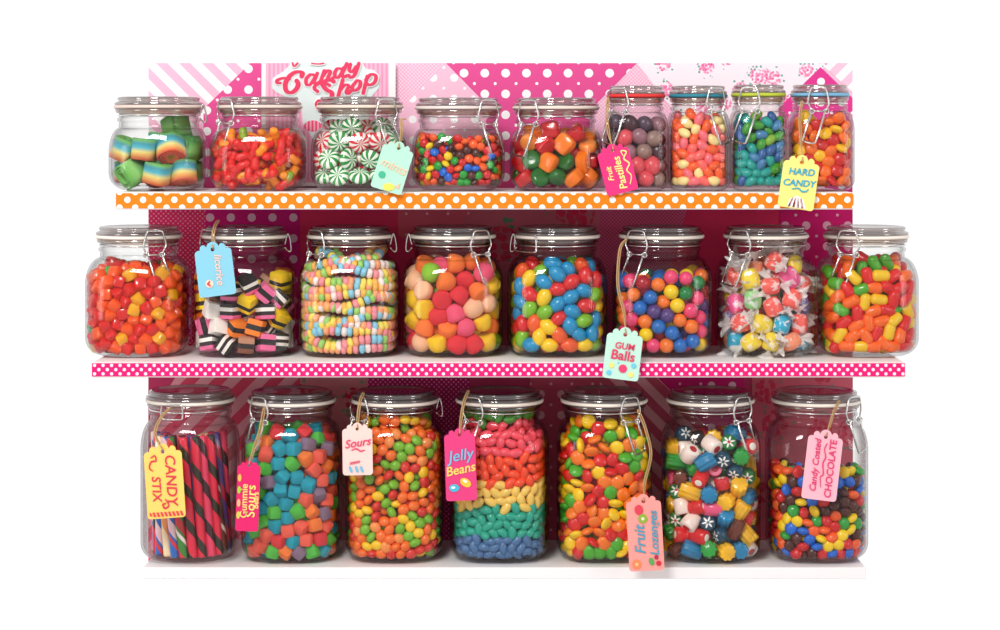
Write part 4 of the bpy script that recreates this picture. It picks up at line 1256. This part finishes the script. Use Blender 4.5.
make_tag(623, 353.5, 36, 52, 7, (190, 232, 214), 'mint green tag lettered Gum Balls, hanging over the pink ribbon', [(623, 312, -.016), (617, 285, -.010), (619, 250, .000), (625, 240, .002)], y=-.034, lean=.12, deco=d_gum)
def d_stix(o, put, k):
    c = (226, 56, 76)
    put('lettering', T('CANDY', 14.5, k, .12, .12), c, 6.5, 1, -90)
    put('lettering', T('STIX', 12.5, k, .12, .12), c, -8.5, -7, -90)
    put('flourish', flour([[(-12, 24), (-8, 26), (-7, 21), (-12, 20), (-14, 14), (-11, 11)], [(0, -18), (3, -24), (-1, -27), (-3, -23), (0, -22)]], .8, k), c, 0, 0)
    for i in range(9): put('printed_stripe', curve_mesh([[((-17 + i * 3.9) * k, -35 * k), ((-14.6 + i * 3.9) * k, -35 * k), ((-16.2 + i * 3.9) * k, -30.5 * k), ((-18.4 + i * 3.9) * k, -30.5 * k)]] if i else [[(-17 * k, -34 * k), (-14.6 * k, -34 * k), (-16.2 * k, -30.5 * k), (-17.4 * k, -30.5 * k)]], .0005), (230, 70, 80), 0.6, 0)
make_tag(164.5, 481, 38, 74, -4, (250, 214, 110), 'golden yellow tag lettered Candy Stix on the jar of sticks', [(154, 434, -.008), (161, 416, .002), (172, 407, .010), (181, 405, .014)], y=-.014, lean=.03, deco=d_stix)
def d_gs(o, put, k):
    c = (252, 232, 130)
    put('lettering', T('Gummie', 9.8, k, .1, .05), c, -3.5, -5, 90)
    put('lettering', T('Sours', 13, k, .16, .05, 1.1), c, 3.4, -5, 90)
    put('lettering', T('Bears', 7.5, k, .1, .05), c, 8.4, -4, 90)
    for b, cc in ((19, (250, 190, 90)), (7, (170, 214, 60)), (-6, (250, 190, 130)), (-18, (210, 210, 80))): put('printed_sweet', blob(1.8, k, 14, 3.8), cc, -8.9, b - 1)
make_tag(248, 496, 23, 70, 2, (228, 30, 108), 'magenta tag lettered Gummie Sours on the jar of cubes', [(252, 452, -.004), (259, 430, .000), (263, 410, .004)], y=-.012, lean=.03, deco=d_gs, yaw=0)
def d_sours(o, put, k):
    c = (228, 70, 116)
    put('lettering', T('Sours', 11.5, k, .15, .3), c, 0, 6, 8)
    put('flourish', flour([[(-6, -1), (-1, .5), (3, -2), (7, -1)]], .7, k), c, 0, 0)
    put('printed_text', T('xoxo', 5, k, .1, .2), c, -3, -13, 10)
    for a in (-7, -1, 4): put('printed_sweet', blob(1.5, k, 12, 3.6), (120, 190, 220), a, -20, 20)
make_tag(357.5, 449, 30, 52, -1, (252, 214, 206), 'pale pink tag lettered Sours on a tall jar', [(357, 418, -.002), (359, 402, .004), (362, 394, .008)], y=-.012, lean=.03, deco=d_sours)
def d_jelly(o, put, k):
    put('lettering', T('Jelly', 15.5, k, .15, .25), (120, 190, 226), 0, 9, 8)
    put('lettering', T('Beans', 12.8, k, .2, .2), (252, 216, 110), -.5, -5, 10)
    put('printed_bean', blob(5.2, k, 16, 3.8), (70, 186, 214), -7, -23, 0)
    put('printed_bean', blob(2.2, k, 16, 1.2), (236, 250, 255), -8, -22.5, 0, .0016)
    put('printed_bean', blob(6, k, 16, 4), (252, 200, 60), 4.5, -18, -35)
    put('printed_bean', blob(2.5, k, 16, 1.3), (255, 250, 230), 4, -16.5, -35, .0016)
make_tag(460.5, 464.5, 31, 72, -2, (230, 62, 128), 'bright pink tag lettered Jelly Beans on the rainbow jar', [(460, 420, -.003), (463, 402, .004), (467, 392, .010)], y=-.012, lean=.03, deco=d_jelly)
def d_loz(o, put, k):
    c = (70, 160, 190)
    put('lettering', T('Fruit', 15, k, .15, .25), c, -5, -7, 90)
    put('lettering', T('Lozenges', 12, k, .15, .2), c, 9, -1, 90)
    put('printed_strawberry', blob(4.3, k, 14, 5), (226, 66, 84), -5, 23)
    put('printed_kiwi', blob(4.6, k), (150, 180, 60), -1.5, 14)
    put('printed_kiwi', blob(1.6, k), (240, 240, 200), -1.5, 14, 0, .0016)
    put('printed_orange', blob(4.6, k), (250, 140, 90), -10, -31)
    put('printed_orange', blob(1.6, k), (252, 200, 150), -10, -31, 0, .0016)
    put('printed_leaf', blob(2.6, k, 12, 4), (90, 170, 90), 5, -29, 20)
    put('printed_cherry', blob(2.6, k), (216, 40, 66), 12, -31); put('printed_cherry', blob(2.2, k), (190, 40, 80), 10, -25)
make_tag(645, 532.5, 35, 76, -3, (248, 160, 152), 'salmon pink tag lettered Fruit Lozenges with printed fruit', [(644, 482, -.008), (650, 455, -.006), (645, 430, -.004), (638, 412, 0.000)], y=-.0285, lean=.03, deco=d_loz)
def d_choc(o, put, k):
    c = (228, 60, 120)
    put('lettering', T('Candy Coated', 9.0, k, .12, .2), c, -7, -1, 90)
    put('flourish', flour([[(0.5, -22), (-1, -12), (1.5, -9), (0, 2), (2, 8), (0, 16), (2, 22)]], .6, k), c, 0, 0)
    put('lettering', T('CHOCOLATE', 9.6, k, .14, .1), c, 8.5, -3, 90)
make_tag(822.5, 465, 35, 70, 7, (250, 186, 200), 'light pink tag lettered Candy Coated Chocolate on the half full jar', [(829, 425, -.002), (833, 412, .002), (838, 402, .006)], y=-.014, lean=.03, deco=d_choc)
